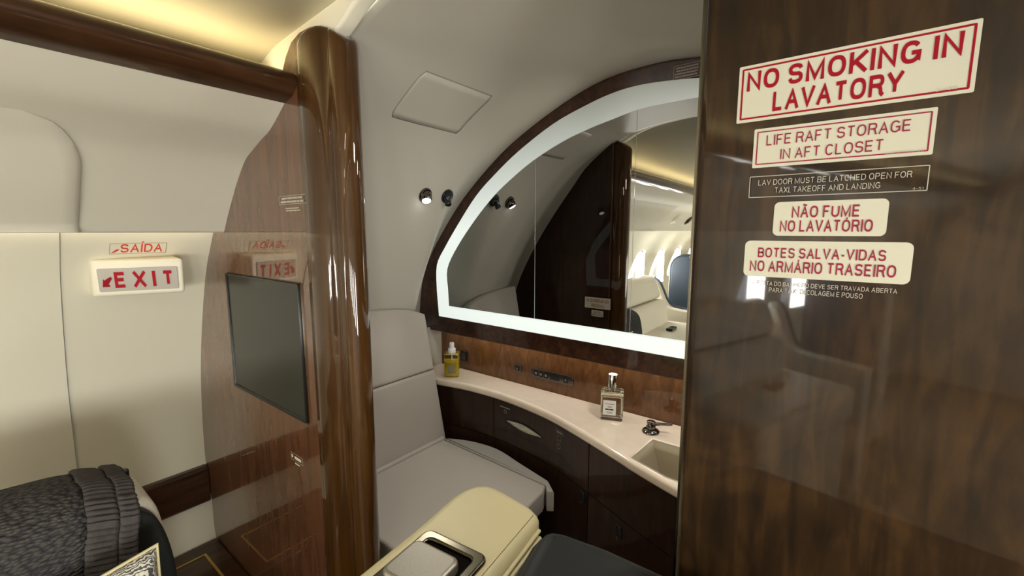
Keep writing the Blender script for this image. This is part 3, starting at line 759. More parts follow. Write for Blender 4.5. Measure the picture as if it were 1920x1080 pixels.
# ---- perfume bottle
pa = onZ(1147, 783, CZ); px_, py_ = pa.x, pa.y
PB = thing('perfume_bottle', 'square clear glass perfume bottle with silver cap and white label', 'bottle', (px_, py_, CZ))
R = Matrix.Translation((px_, py_, CZ + .0005)) @ Matrix.Rotation(math.radians(22), 4, 'Z')
rbox('glass_body', .060, .050, 0, .078, .007, .004, CLEAR, PB, R)
rbox('perfume', .050, .040, .012, .066, .005, .003, PERF, PB, R)
lm = R @ Matrix(((1, 0, 0, -.004), (0, 0, -1, -.0256), (0, 1, 0, 0), (0, 0, 0, 1)))
lb = plate('paper_label', rrect(-.019, .017, .015, .058, .0005, 1), lm, .0002, 0, plain('label_white', (.74, .74, .70), .6), PB)
lines('lettering', 1, lm, -.007, .037, .012, .006, GREYP, lb, 7)
lines('lettering', 1, lm, -.014, .029, .024, .008, BLACK, lb, 9)
lines('fine_print', 2, lm, -.010, .021, .016, .006, GREYP, lb, 3)
lines('fine_print', 1, lm, -.014, .046, .024, .004, GREYP, lb, 4)
bm = bmesh.new(); lathe(bm, [(.007, .078), (.009, .079), (.009, .088), (.0085, .0885)], 28, R); obj('spray_neck', bm, CHROME, PB, 40)
bm = bmesh.new(); lathe(bm, [(.0125, .088), (.0125, .094), (.012, .0945), (.0125, .095), (.0125, .122), (.0115, .1235), (.006, .1235)], 36, R); obj('cap', bm, CHROME, PB, 40)

# ================================================================== LAVATORY SEAT
ls = thing('lavatory_seat', 'grey leather lavatory bench seat with stitched backrest against the curved wall', 'seat', (-.85, .75, FL + .002))
tz = Vector((-1.107 + 1.03, 0, -.278 + .69)).normalized()
mB = frame_m(Vector((-1.030, 0, -.69)), (0, 1, 0), tz)      # local x: aft, local y: up the backrest, z: towards the doorway
Lb = (.69 - .278) / tz.z; seam = (.69 - .462) / tz.z
Y0 = .66; Y1 = .968
top = [(Y1 - .004, Lb), (Y1 - .03, Lb + .012), (.88, Lb + .030), (.80, Lb + .040), (.70, Lb + .046), (Y0, Lb + .045)]
top = [(p.x, p.y) for p in smoothline(top, 4)]
def pad(name, pts, par, mat=GREYL, th=.018, bv=.010, mm=mB):
    return plate(name, pts, mm @ Matrix.Translation((0, 0, -th)), th, bv, mat, par, bres=4, sm=60)
pad('upper_back_pad', [(Y0, seam + .0006), (Y1 + .000, seam + .0006)] + top, ls)
pad('lower_back_pad', [(Y0, -.02), (Y1 + .006, -.02), (Y1, seam - .0006), (Y0, seam - .0006)], ls)
SZ = -.69
cush = [(-1.060, .53), (-.62, .53), (-.590, .56), (-.585, .80), (-.592, .905), (-.604, .936), (-1.060, .952)]
plate('seat_cushion', cush, XYm(SZ - .030), .030, .007, GREYL, ls, bres=4, sm=60)
bol = [onZ(u, v, SZ) for u, v in ((836, 821), (881, 826), (932, 841), (977, 869), (1028, 901))]
bl = [(p.x, p.y) for p in smoothline([(p.x, min(p.y, yfront(p.x) - .008)) for p in bol], 4)]
plate('side_bolster', [(-1.030, .9535), (-.604, .9375), (-.586, .915), (-.570, .925)] + bl[::-1], XYm(SZ - .030), .031, .006, GREYD, ls, bres=4, sm=60)
bm = bmesh.new(); tube(bm, [(-1.022, .53, SZ + .002), (-1.022, .95, SZ + .002)], .008, 10); obj('piping', bm, GREYL, ls, 60)
plate('front_skirt', [(-1.0, .55), (-.612, .55), (-.605, .90), (-1.0, .93)], XYm(SZ - .155), .09, .01, GREYD, ls, bres=3, sm=60)
bm = bmesh.new(); box(bm, (-1.03, .53, FL + .002), (-.66, .90, SZ - .24)); obj('seat_base', bm, W_CAB, ls)

# ================================================================== FITTINGS ON THE LINER
def fitting_matrix(c, n_): return frame_m(c, Vector(n_).orthogonal(), Vector(n_).cross(Vector(n_).orthogonal()))
nl = Vector((.62, -.10, -.78)).normalized()
cL = liner_point(797, 366); cG = liner_point(838, 368)
nL = Vector((.90, 0, -.42)).normalized()
rl = thing('reading_light', 'round dark metal reading light shining white on the lavatory wall', 'light', cL)
m = fitting_matrix(cL + nL * .001, nL)
bm = bmesh.new(); lathe(bm, [(.0225, -.002), (.0225, .002), (.020, .005), (.015, .0055)], 32, m); obj('bezel', bm, BRONZE, rl, 40)
aim = Vector((.42, -.28, -.87)).normalized(); m2 = fitting_matrix(cL + nL * .004 + aim * .002, aim)
bm = bmesh.new(); lathe(bm, [(.016, -.008), (.0175, .000), (.0165, .010), (.0135, .015), (.0125, .0152)], 32, m2); obj('swivel', bm, BRONZE, rl, 40)
bm = bmesh.new(); lathe(bm, [(.0128, .0145), (.012, .0165), (.008, .018), (.002, .0185)], 28, m2); obj('lens', bm, LAMPON, rl, 60)
sd = bpy.data.lights.new('reading_lamp', 'SPOT'); sd.energy = 4; sd.spot_size = math.radians(100); sd.spot_blend = .6; sd.shadow_soft_size = .012; sd.color = (1, .97, .92)
so = bpy.data.objects.new('reading_lamp', sd); COL.objects.link(so); so.location = cL + aim * .03 + Vector((0, 0, H)); so.rotation_euler = (-aim).to_track_quat('Z', 'Y').to_euler()
ga = thing('air_gasper', 'black swivel air nozzle beside the lavatory reading light', 'air vent', cG)
m = fitting_matrix(cG + nL * .001, nL)
bm = bmesh.new(); lathe(bm, [(.0225, -.002), (.0225, .002), (.020, .005), (.016, .0055)], 32, m); obj('bezel', bm, BLACK, ga, 40)
m2 = fitting_matrix(cG + nL * .002, aim)
bm = bmesh.new(); lathe(bm, [(.014, -.006), (.0165, .004), (.013, .013), (.0085, .017), (.008, .020), (.0105, .021), (.0105, .029), (.009, .031), (.006, .031), (.0055, .026), (.003, .026)], 32, m2); obj('nozzle', bm, BLACK, ga, 40)

# ================================================================== TELEVISION
tv = thing('television', 'dark flat screen television set into the glossy port partition', 'television', (-1.11, D, -.43))
q = [onY(u, v, D - .006) for u, v in ((422, 513), (557, 532), (575, 797), (440, 722))]
tx0, tx1 = (q[0].x + q[3].x) / 2, (q[1].x + q[2].x) / 2; tz1, tz0 = (q[0].z + q[1].z) / 2, (q[2].z + q[3].z) / 2
plate('bezel', rrect(tx0, tz0, tx1, tz1, .003, 3), XZ(D - .0035), .0035, .001, BLACK, tv, [rrect(tx0 + .010, tz0 + .008, tx1 - .004, tz1 - .003, .001, 2)], sm=40)
plate('screen', rrect(tx0 + .008, tz0 + .006, tx1 - .003, tz1 - .002, .001, 2), XZ(D - .003), .0015, 0, SCREEN, tv, sm=0)
plate('surround_strip', rrect(tx0 - .003, tz0 - .003, tx1 + .003, tz1 + .003, .003, 3), XZ(D - .0008), .0008, .0002, ANTIQ, tv, [rrect(tx0 - .0005, tz0 - .0005, tx1 + .0005, tz1 + .0005, .002, 3)], sm=40)

# ================================================================== PLACARDS
def yplane(u0, v0, u1, v1, Y):
    """left-top and right-bottom corner -> x0, z0, x1, z1"""
    a = onY(u0, v0, Y); b_ = onY(u1, v1, Y); return a.x, b_.z, b_.x, a.z
mR = XZ(D - .0006)
def sticker(name, label, c4, mat=PAPER, rim=RED, rad=.001, t=.0014, inset=.0025, cat='placard', Y=D - .0006, rimmed=True, group=None):
    pts = [onY(u, v, Y) for u, v in c4]
    x0 = (pts[0].x + pts[3].x) / 2; x1 = (pts[1].x + pts[2].x) / 2; z1 = (pts[0].z + pts[1].z) / 2; z0 = (pts[2].z + pts[3].z) / 2
    th = thing(name, label, cat, ((x0 + x1) / 2, Y, z0), group)
    if mat: plate('backing', rrect(x0, z0, x1, z1, rad, 5), XZ(Y + .0002), .0002, 0, mat, th, sm=0)
    if rimmed: border('rim', x0 + inset, z0 + inset, x1 - inset, z1 - inset, t, XZ(Y), rim, th, max(rad * .7, .0006))
    return th, x0, z0, x1 - x0, z1 - z0
th, x, z, w_, h_ = sticker('warning_placard', 'large cream placard with red no smoking in lavatory lettering, topmost on right partition', ((1388, 129), (1845, 30), (1826, 173), (1380, 232)))
text('lettering', 'NO SMOKING IN', XZ(D - .0006), x + w_ * .045, z + h_ * .545, w_ * .90, h_ * .33, RED, th, .034, .0006)
text('lettering', 'LAVATORY', XZ(D - .0006), x + w_ * .185, z + h_ * .13, w_ * .56, h_ * .33, RED, th, .034, .0006)
text('part_code', '2-4311', XZ(D - .0006), x + w_ * .87, z + h_ * .07, w_ * .07, h_ * .05, GREYT, th, 0, .0006)
th, x, z, w_, h_ = sticker('warning_placard', 'cream placard with red life raft storage lettering below the largest placard', ((1415, 243), (1761, 200), (1747, 289), (1410, 316)), rim=REDP, t=.0009)
text('lettering', 'LIFE RAFT STORAGE', XZ(D - .0006), x + w_ * .085, z + h_ * .55, w_ * .80, h_ * .26, REDP, th, .008, .0006)
text('lettering', 'IN AFT CLOSET', XZ(D - .0006), x + w_ * .18, z + h_ * .17, w_ * .58, h_ * .26, REDP, th, .008, .0006)
text('part_code', 'GA2250500001-017', XZ(D - .0006), x + w_ * .77, z + h_ * .075, w_ * .19, h_ * .055, GREYT, th, 0, .0006)
th, x, z, w_, h_ = sticker('notice_placard', 'transparent outlined notice in pale letters about latching the lav door open', ((1406, 330), (1744, 311), (1739, 358), (1404, 371)), mat=None, rim=GREYT, t=.0006, inset=0)
text('lettering', 'LAV DOOR MUST BE LATCHED OPEN FOR', XZ(D - .0006), x + w_ * .06, z + h_ * .56, w_ * .86, h_ * .25, GREYT, th, .006, .0006)
text('lettering', 'TAXI, TAKEOFF AND LANDING', XZ(D - .0006), x + w_ * .17, z + h_ * .18, w_ * .60, h_ * .25, GREYT, th, .006, .0006)
text('part_code', '4-51', XZ(D - .0006), x + w_ * .93, z + h_ * .06, w_ * .05, h_ * .10, GREYT, th, 0, .0006)
th, x, z, w_, h_ = sticker('warning_placard', 'small rounded cream placard with purple-red não fume no lavatório lettering', ((1452, 378), (1667, 373), (1662, 444), (1449, 441)), rad=.0042, rimmed=False)
text('lettering', 'NÃO FUME', XZ(D - .0006), x + w_ * .175, z + h_ * .53, w_ * .60, h_ * .33, REDP, th, .02, .0006)
text('lettering', 'NO LAVATÓRIO', XZ(D - .0006), x + w_ * .07, z + h_ * .12, w_ * .82, h_ * .33, REDP, th, .02, .0006)
th, x, z, w_, h_ = sticker('warning_placard', 'wide rounded cream placard with purple-red botes salva-vidas lettering', ((1397, 450), (1715, 456), (1706, 529), (1394, 521)), rad=.0045, rimmed=False)
text('lettering', 'BOTES SALVA-VIDAS', XZ(D - .0006), x + w_ * .095, z + h_ * .54, w_ * .77, h_ * .27, REDP, th, .02, .0006)
text('lettering', 'NO ARMÁRIO TRASEIRO', XZ(D - .0006), x + w_ * .045, z + h_ * .15, w_ * .88, h_ * .30, REDP, th, .02, .0006)
th, x, z, w_, h_ = sticker('notice_placard', 'two lines of small pale a porta do banheiro lettering, lowest on right partition', ((1406, 526), (1686, 540), (1684, 562), (1406, 549)), mat=None, rimmed=False)
text('lettering', 'A PORTA DO BANHEIRO DEVE SER TRAVADA ABERTA', XZ(D - .0006), x + w_ * .01, z + h_ * .62, w_ * .98, h_ * .36, GREYT, th, .008, .0004)
text('lettering', 'PARA TÁXI, DECOLAGEM E POUSO', XZ(D - .0006), x + w_ * .15, z + h_ * .04, w_ * .64, h_ * .40, GREYT, th, .008, .0004)
# port partition
th, x, z, w_, h_ = sticker('notice_placard', 'tiny outlined pale notice above the television beside the column', ((523, 369), (575, 363), (575, 380), (524, 385)), mat=None, rim=GREYT, t=.0009, inset=0)
lines('lettering', 2, XZ(D - .0006), x + w_ * .06, z + h_ * .1, w_ * .88, h_ * .8, GREYT, th, 5)
th, x, z, w_, h_ = sticker('notice_placard', 'tiny unframed two-line pale print just under the outlined notice', ((536, 389), (565, 387), (565, 396), (535, 397)), mat=None, rimmed=False)
lines('lettering', 2, XZ(D - .0006), x, z, w_, h_, GREYT, th, 8)
th, x, z, w_, h_ = sticker('notice_placard', 'tiny light caption with icon below the television', ((546, 847), (568, 860), (568, 873), (546, 860)), mat=None, rim=GREYT, t=.0008, inset=0)
lines('lettering', 1, XZ(D - .0006), x + w_ * .25, z + h_ * .15, w_ * .68, h_ * .7, PAPERG, th, 2)
lines('icon', 1, XZ(D - .0006), x + w_ * .05, z + h_ * .15, w_ * .15, h_ * .8, PAPERG, th, 8)
lines('fine_print', 1, XZ(D - .0006), x + w_ * .3, z - h_ * .45, w_ * .45, h_ * .3, PAPERG, th, 9)
# aft face of the port partition (seen in the mirror)
mA = Matrix(((-1, 0, 0, 0), (0, 0, 1, D + .0521), (0, 1, 0, 0), (0, 0, 0, 1)))
th = thing('warning_placard', 'small no smoking in lavatory placard seen reversed in the mirror', 'placard', (-.775, D + .0521, -.318))
plate('backing', rrect(.750, -.322, .867, -.276, .0008, 1), mA, .0002, 0, PAPER, th, sm=0)
text('lettering', 'NO SMOKING IN', mA, .757, -.296, .103, .014, RED, th, .02, .0006)
text('lettering', 'LAVATORY', mA, .777, -.317, .062, .014, RED, th, .02, .0006)
th = thing('warning_placard', 'smallest rounded placard seen under the reversed sign in the mirror', 'placard', (-.775, D + .0521, -.355))
plate('backing', rrect(.781, -.356, .835, -.330, .003, 3), mA, .0002, 0, PAPER, th, sm=0)
text('lettering', 'NÃO FUME', mA, .790, -.342, .036, .008, REDP, th, .02, .0006)
text('lettering', 'NO LAVATÓRIO', mA, .784, -.353, .048, .008, REDP, th, .02, .0006)
# dark data plate on the arch
th, x, z, w_, h_ = sticker('data_plate', 'dark printed notice plate at the top of the wooden mirror arch', ((1262, 124), (1317, 112), (1317, 143), (1262, 151)), mat=plain('plate_brown', (.05, .03, .022), .4), rim=GREYP, t=.0012, inset=.001, Y=M - .001)
lines('lettering', 4, XZ(M - .001), x + w_ * .06, z + h_ * .12, w_ * .88, h_ * .76, GREYP, th, 12)

# ---- exit sign and its placard on the port sidewall
def wall_x(z):
    for a, b_ in zip(wallp, wallp[1:]):
        if (a.y - z) * (b_.y - z) <= 0: return a.x + (b_.x - a.x) * (z - a.y) / (b_.y - a.y)
def on_wall(u, v):
    X = -1.42
    for _ in range(8):
        p = onX(u, v, X); X = wall_x(p.z)
    return onX(u, v, X)
c4 = [on_wall(u, v) for u, v in ((204, 456), (312, 455), (311, 475), (205, 475))]
y0 = (c4[0].y + c4[3].y) / 2; y1 = (c4[1].y + c4[2].y) / 2; zt_ = (c4[0].z + c4[1].z) / 2; zb_ = (c4[2].z + c4[3].z) / 2
up_ = Vector((wall_x(zt_) - wall_x(zb_), 0, zt_ - zb_)).normalized()
o_ = Vector((wall_x(zb_) + .0015, y0, zb_)); mW = frame_m(o_, (0, 1, 0), up_)
W_, H_ = y1 - y0, (zt_ - zb_) / up_.z
th = thing('exit_placard', 'outlined white SAÍDA strip with red letters above the exit sign', 'placard', o_)
plate('backing', rrect(0, 0, W_, H_, .001, 2), mW, .0003, 0, plain('saida_white', (.70, .66, .55), .4), th, sm=0)
border('rim', .0003, .0003, W_ - .0003, H_ - .0003, .0010, mW @ Matrix.Translation((0, 0, .0002)), GREYP, th)
text('lettering', 'SAÍDA', mW, W_ * .18, H_ * .14, W_ * .74, H_ * .78, ORED, th, .02, .0008)
bm = bmesh.new(); vsq = [bm.verts.new(mW @ Vector((W_ * a_, H_ * b_, .0008))) for a_, b_ in ((.03, .12), (.09, .16), (.16, .38), (.155, .48), (.11, .44))]; bm.faces.new(vsq); obj('arrow', bm, ORED, th, 0)
# housing: wedge whose face turns towards the aisle
hx = -1.42
def hp(u, v, X): return onX(u, v, X)
ex = thing('exit_sign', 'cream wedge-shaped EXIT sign box with red letters on the port sidewall', 'exit sign', (-1.43, .29, -.165))
zt1 = -.070; zb1 = -.158
f0 = hp(170, 490, -1.415); f1 = hp(342, 490, -1.352)
yA, yB = .205, f1.y
wt, wb = wall_x(zt1 + .004), wall_x(zb1)
bm = bmesh.new()
hexa(bm, [(wb - .01, yA, zb1), (-1.418, yA, zb1), (wb - .01, yB + .006, zb1), (-1.350, yB, zb1),
          (wt - .01, yA, zt1 + .004), (-1.408, yA, zt1), (wt - .01, yB + .006, zt1 + .004), (-1.345, yB, zt1)])
ho = bevel(obj('housing', bm, EXITW, ex), .008, 4)
pA = Vector((-1.418, yA, zb1)); pB = Vector((-1.350, yB, zb1)); pT_ = Vector((-1.408, yA, zt1))
mE = frame_m(pA, pB - pA, pT_ - pA); mE = mE @ Matrix.Translation((0, 0, .0)); 
Wd = (pB - pA).length; Hd = (pT_ - pA).length
nE = Vector((mE[0][2], mE[1][2], mE[2][2]))
mE = Matrix.Translation(nE * .0008) @ mE
plate('face_plate', rrect(Wd * .07, Hd * .14, Wd * .93, Hd * .78, .003, 3), mE, .0010, .0004, EXITF, ex, sm=40)
text('lettering', 'E', mE, Wd * .24, Hd * .24, Wd * .12, Hd * .44, EXRED, ex, .03, .0022, wt=.21)
text('lettering', 'X', mE, Wd * .44, Hd * .24, Wd * .13, Hd * .44, EXRED, ex, .03, .0022, wt=.21)
text('lettering', 'I', mE, Wd * .645, Hd * .24, Wd * .035, Hd * .44, EXRED, ex, .03, .0022, wt=.9)
text('lettering', 'T', mE, Wd * .755, Hd * .24, Wd * .125, Hd * .44, EXRED, ex, .03, .0022, wt=.21)
bm = bmesh.new(); vsq = [bm.verts.new(mE @ Vector((Wd * a_, Hd * b_, .0022))) for a_, b_ in ((.11, .28), (.19, .28), (.175, .36), (.215, .50), (.205, .56), (.16, .50), (.14, .46), (.125, .50))]; bm.faces.new(vsq); obj('arrow', bm, RED, ex, 0)

# ================================================================== FOREGROUND: seat by the doorway
ST = thing('cabin_armchair', 'nearest seat: charcoal leather back with cream leather arm and recessed metal lever', 'seat', (-.25, .30, FL + .002))
AZ = -.470
arm_px = ((560, 1165), (660, 1079), (780, 984), (845, 928), (875, 911), (900, 905), (930, 909), (985, 939), (1004, 953), (1010, 968), (985, 1000), (905, 1095), (850, 1160))
ap = [onZ(u, v, AZ) for u, v in arm_px]
app = [(p.x, p.y) for p in smoothline(ap, 3)]
plate('armrest', app, XYm(AZ - .090), .090, .018, CREAM, ST, bres=5, sm=60)
# piping and stitching along the inner edge
e0 = Vector((ap[9].x + .004, ap[9].y - .004, AZ - .022)); e1 = Vector((ap[12].x + .006, ap[12].y, AZ - .022))
bm = bmesh.new(); tube(bm, [e0, (e0 + e1) / 2 + Vector((.001, 0, 0)), e1], .0035, 8); obj('piping', bm, CREAM, ST, 60)
bm = bmesh.new(); tube(bm, [e0 + Vector((.002, 0, -.012)), (e0 + e1) / 2 + Vector((.002, 0, -.012)), e1 + Vector((.002, 0, -.012))], .003, 8); obj('piping', bm, CREAM, ST, 60)
bm = bmesh.new()
s0 = Vector(onZ(1000, 966, AZ + .0003)); s1_ = Vector(onZ(893, 1092, AZ + .0003)); dd = (s1_ - s0)
for i in range(34):
    a_ = s0 + dd * (i / 34); b_ = s0 + dd * ((i + .6) / 34); tube(bm, [a_, b_], .0006, 5)
obj('stitching', bm, plain('brown_thread', (.16, .12, .06), .8), ST)['kind'] = 'stuff'
# recessed bezel and lever
bc0 = onZ(772, 1018, AZ); bxl = bc0.x; byf = (onZ(795, 994, AZ).y + onZ(900, 1054, AZ).y) / 2 + .002; bxr = onZ(905, 1062, AZ).x
RT = Matrix.Translation((bxl, byf, 0)) @ Matrix.Rotation(math.radians(6), 4, 'Z') @ Matrix.Translation((-bxl, -byf, 0))
bz = plate('lever_bezel', rrect(bxl, byf - .135, bxr, byf, .014, 6), RT @ XYm(AZ + .0015), .0045, .004, ANTIQ, ST, [rrect(bxl + .017, byf - .118, bxr - .017, byf - .017, .007, 5)], sm=50)
plate('lever_well_shade', rrect(bxl + .014, byf - .121, bxr - .014, byf - .014, .007, 5), RT @ XYm(AZ + .0004), .0004, 0, DARKF, bz, sm=0)  # flat dark sheet on the arm; the shade of the recess is painted
lv = plate('lever', rrect(bxl + .012, byf - .112, bxr - .020, byf - .038, .014, 6), RT @ XYm(AZ + .010), .0095, .006, BRUSH, ST, bres=4, sm=60)
# dark backrest
DZ = -.358
dk = [onZ(u, v, DZ) for u, v in ((940, 1110), (975, 1050), (1003, 1003), (1018, 988), (1035, 984), (1060, 988), (1140, 1016), (1285, 1079))]
dpts = [(p.x, p.y) for p in dk]
dpts = [(dpts[0][0] + .02, .20)] + dpts + [(.06, .437), (.30, .437), (.36, .40), (.36, .20)]
dpts = [(x, min(y, .437)) for x, y in dpts]
plate('backrest', dpts, XYm(DZ - .22), .22, .022, NAVY, ST, bres=6, sm=60)
bm = bmesh.new(); pl2 = [Vector((dpts[k][0] - .001, dpts[k][1], DZ - .020)) for k in range(0, 6)]; tube(bm, pl2, .003, 8); obj('seam_piping', bm, NAVY, ST, 60)
bm = bmesh.new(); box(bm, (-.26, -.20, -.92), (.34, .199, -.76)); bevel(obj('seat_cushion', bm, NAVY, ST, 60), .04, 4)
bm = bmesh.new(); box(bm, (-.15, -.08, FL + .002), (.24, .18, -.92)); bevel(obj('pedestal', bm, BLACK, ST), .02)
bm = bmesh.new(); box(bm, (-.50, .20, -.92), (-.262, .46, -.652)); bevel(obj('side_shell', bm, CREAMG, ST), .03)

# ================================================================== FOREGROUND: port chair with knitted throw
CXP = -1.0
AC = thing('lounge_chair', 'cream shell lounge chair with charcoal leather inside, below the exit sign', 'chair', (-1.1, -.1, FL + .002))
YZm = lambda X: Matrix(((0, 0, 1, X), (1, 0, 0, 0), (0, 1, 0, 0), (0, 0, 0, 1)))       # local x: aft, local y: up, z: +X
rim = [onX(u, v, X_) for u, v, X_ in ((60, 917, -1.13), (130, 903, -1.13), (180, 898, -1.13), (215, 899, -1.12), (240, 903, -1.09), (268, 920, -1.05), (292, 948, -1.02), (312, 995, -1.0), (326, 1040, -1.0), (337, 1085, -1.0))]
rim = [(p.y, p.z) for p in rim]
rim = [(-.50, -.66), (-.42, -.52), (-.25, -.470), (-.08, -.462)] + rim + [(.232, -.80), (.235, -.95), (-.50, -.95)]
rimo = [(p.x, p.y) for p in smoothline(rim[:-3], 3)] + rim[-3:]
plate('shell', rimo, YZm(CXP - .07), .07, .016, CREAMG, AC, bres=5, sm=60)
inn = [onX(u, v, CXP + .01) for u, v in ((140, 966), (200, 962), (250, 952), (275, 957), (295, 972), (312, 1005), (324, 1045), (331, 1085))]
inn = [(p.y, p.z) for p in inn]
inn = [(-.46, -.68), (-.40, -.58), (-.25, -.535)] + inn + [(inn[-1][0] + .004, -.80), (-.46, -.80)]
inno = [(p.x, p.y) for p in smoothline(inn[:-2], 3)] + inn[-2:]
plate('inner_back', inno, YZm(CXP + .010), .018, .008, NAVY, AC, bres=4, sm=60)
bm = bmesh.new(); box(bm, (-1.0, -.45, -.97), (-.60, .215, -.83)); bevel(obj('seat_cushion', bm, NAVY, AC, 60), .035, 4)
bm = bmesh.new(); box(bm, (-1.05, -.30, FL + .002), (-.72, .08, -.97)); bevel(obj('pedestal', bm, CREAMG, AC), .02)
# throw: from behind, over the top of the shell, down the front
TB = thing('knitted_throw', 'dark grey chunky knitted throw draped over the lounge chair back', 'blanket', (-1.0, -.05, -.80))
def top_z(y):
    for a_, b_ in zip(rimo, rimo[1:]):
        if a_[0] <= y <= b_[0]: return a_[1] + (b_[1] - a_[1]) * (y - a_[0]) / (b_[0] - a_[0] + 1e-9)
    return rimo[0][1]
def drape(y0, y1, n_, rib, lift, name, mat, par, tilt=-.17):
    bm = bmesh.new(); rows = []
    for i in range(n_ + 1):
        t = i / n_; y = y0 + (y1 - y0) * t; zt_ = top_z(y) + .008 + lift
        r = []
        sec = [(-1.155, -.28), (-1.155, -.16), (-1.154, -.07), (-1.148, -.022), (-1.13, .0), (-1.10, .008), (-1.06, .011), (-1.02, .008), (-.985, -.004), (-.965, -.026), (-.956, -.06), (-.950, -.12), (-.948, -.20), (-.946, -.28), (-.945, -.36)]
        sec = smoothline(sec, 4)
        for k_, s_ in enumerate(sec):
            wob = .0015 * math.sin(y * 40 + k_ * .15) + .0015 * math.sin(y * 23 - k_ * .2)
            rb = rib * math.sin(k_ * 1.57) if rib else 0
            x = s_.x + (lift + .0 + wob + rb) * (1 if s_.x > -1.05 else -1)
            z = zt_ + s_.y + (.3 * wob) + (rb if abs(s_.x + 1.05) < .08 else 0)
            yy = y + tilt * (-s_.y) * (1 if s_.x > -1.05 else 0)
            r.append(Vector((x, yy, z)))
        rows.append(r)
    grid(bm, rows); o = solid(obj(name, bm, mat, par, 60), .006, 0); return o
yv = onX(150, 893, CXP).y; yh = onX(213, 893, CXP).y; ye = onX(249, 897, CXP).y
drape(-.36, yv, 46, 0, .003, 'knit_field', KNIT, TB)
def ribs(y0, y1, name, lift):
    bm = bmesh.new(); rows = []
    sec = smoothline([(-1.155, -.20), (-1.155, -.10), (-1.148, -.022), (-1.13, .0), (-1.10, .008), (-1.06, .011), (-1.02, .008), (-.985, -.004), (-.965, -.026), (-.956, -.06), (-.950, -.12), (-.948, -.20), (-.946, -.28), (-.945, -.36)], 26)
    L2 = [0]
    for a_, b_ in zip(sec, sec[1:]): L2.append(L2[-1] + (b_ - a_).length)
    for i in range(7):
        t = i / 6; y = y0 + (y1 - y0) * t; zt_ = top_z(min(y, .165)) + .008 + lift; r = []
        e = 1 - abs(2 * t - 1) ** 6
        for k_, s_ in enumerate(sec):
            rb = (.0026 * math.sin(L2[k_] * 2 * math.pi / .0095) * e + lift) ; nx = 1 if s_.x > -.99 else (-1 if s_.x < -1.12 else 0); nz = 0 if nx and s_.y < -.03 else 1
            r.append(Vector((s_.x + rb * nx, y - .17 * (-s_.y) * (1 if s_.x > -1.05 else 0) + .001 * math.sin(k_ * .13), zt_ + s_.y + rb * nz)))
        rows.append(r)
    grid(bm, rows); return solid(obj(name, bm, KNITR, TB, 60), .005, 0)
ribs(yv, yh - .001, 'ribbed_border', .004)
ribs(yh, ye, 'ribbed_hem', .006)
c_ = onX(222, 893, -1.09); bm = bmesh.new(); box(bm, (-1.10, c_.y - .012, c_.z - .012), (-1.085, c_.y + .016, c_.z + .010)); bevel(obj('black_tag', bm, BLACK, TB), .004)
# print cushion in the chair
cu_c = onX(246, 1098, -.90)
PC = thing('print_cushion', 'black and white leaf print cushion in the lounge chair', 'cushion', (cu_c.x, cu_c.y - .08, cu_c.z - .10))
def cushion(par, c, ax_, ay_, s, th_):
    m = frame_m(c, ax_, ay_); bm = bmesh.new(); n_ = 22
    for sg in (1, -1):
        rows = []
        for i in range(n_ + 1):
            r = []
            for j in range(n_ + 1):
                a_, b_ = 2 * i / n_ - 1, 2 * j / n_ - 1
                pin = 1 - .10 * (1 - a_ * a_) * abs(b_) ** 4 ; pin2 = 1 - .10 * (1 - b_ * b_) * abs(a_) ** 4
                h_ = th_ * ((1 - a_ ** 4) * (1 - b_ ** 4)) ** .5
                r.append(m @ Vector((a_ * s * pin2, b_ * s * pin, sg * h_)))
            rows.append(r)
        grid(bm, rows)
    return obj('cover', bm, PATT, par, 70), m
_, mC = cushion(PC, Vector((-.865, .066, -.628)), (.0, .95, .06), (-.05, .12, .97), .105, .035)
bm = bmesh.new(); s = .105
tube(bm, [mC @ Vector(p) for p in ((-s, -s, 0), (0, -s * .9, 0), (s, -s, 0), (s * .9, 0, 0), (s, s, 0), (0, s * .9, 0), (-s, s, 0), (-s * .9, 0, 0), (-s, -s, 0))], .003, 8); obj('piping', bm, CREAM, PC, 60)

# ================================================================== CABIN SEEN IN THE MIRROR
SO = thing('cabin_divan', 'ivory leather divan with stacked back pads seen in the vanity mirror', 'sofa', (-1.2, -1.2, FL + .002))
bm = bmesh.new(); hexa(bm, [(-1.42, -1.64, -.58), (-1.24, -1.64, -.58), (-1.42, -.85, -.58), (-1.24, -.85, -.58), (-1.42, -1.60, -.38), (-1.30, -1.60, -.38), (-1.42, -.9, -.38), (-1.30, -.9, -.38)]); bevel(obj('upper_back_pad', bm, CREAMG, SO, 60), .05, 5)
bm = bmesh.new(); hexa(bm, [(-1.42, -1.64, -.84), (-1.17, -1.64, -.84), (-1.42, -.85, -.84), (-1.17, -.85, -.84), (-1.42, -1.64, -.585), (-1.20, -1.64, -.585), (-1.42, -.85, -.585), (-1.20, -.85, -.585)]); bevel(obj('lower_back_pad', bm, CREAMG, SO, 60), .05, 5)
bm = bmesh.new(); box(bm, (-1.40, -1.70, -.96), (-.80, -.80, -.78)); bevel(obj('seat_cushion', bm, CREAMG, SO, 60), .04, 4)
am = [onY(u, v, 2 * M + 1.78) for u, v in ((1222, 523), (1232, 530), (1240, 547), (1248, 566), (1259, 577), (1286, 583))]
am = [(p.x, p.y) for p in smoothline([(p.x, p.z) for p in am], 4)] + []
plate('armrest', [(-1.42, am[0][1])] + am + [(-.80, am[-1][1] - .01), (-.80, FL + .002), (-1.42, FL + .002)], XZ(-1.83), .05, .012, CREAMG, SO, bres=4, sm=60)
bm = bmesh.new(); tube(bm, [Vector((x, -1.865, z + .004)) for x, z in [(p[0], p[1]) for p in am]], .014, 8); obj('dark_rim', bm, NAVYB, SO, 60)
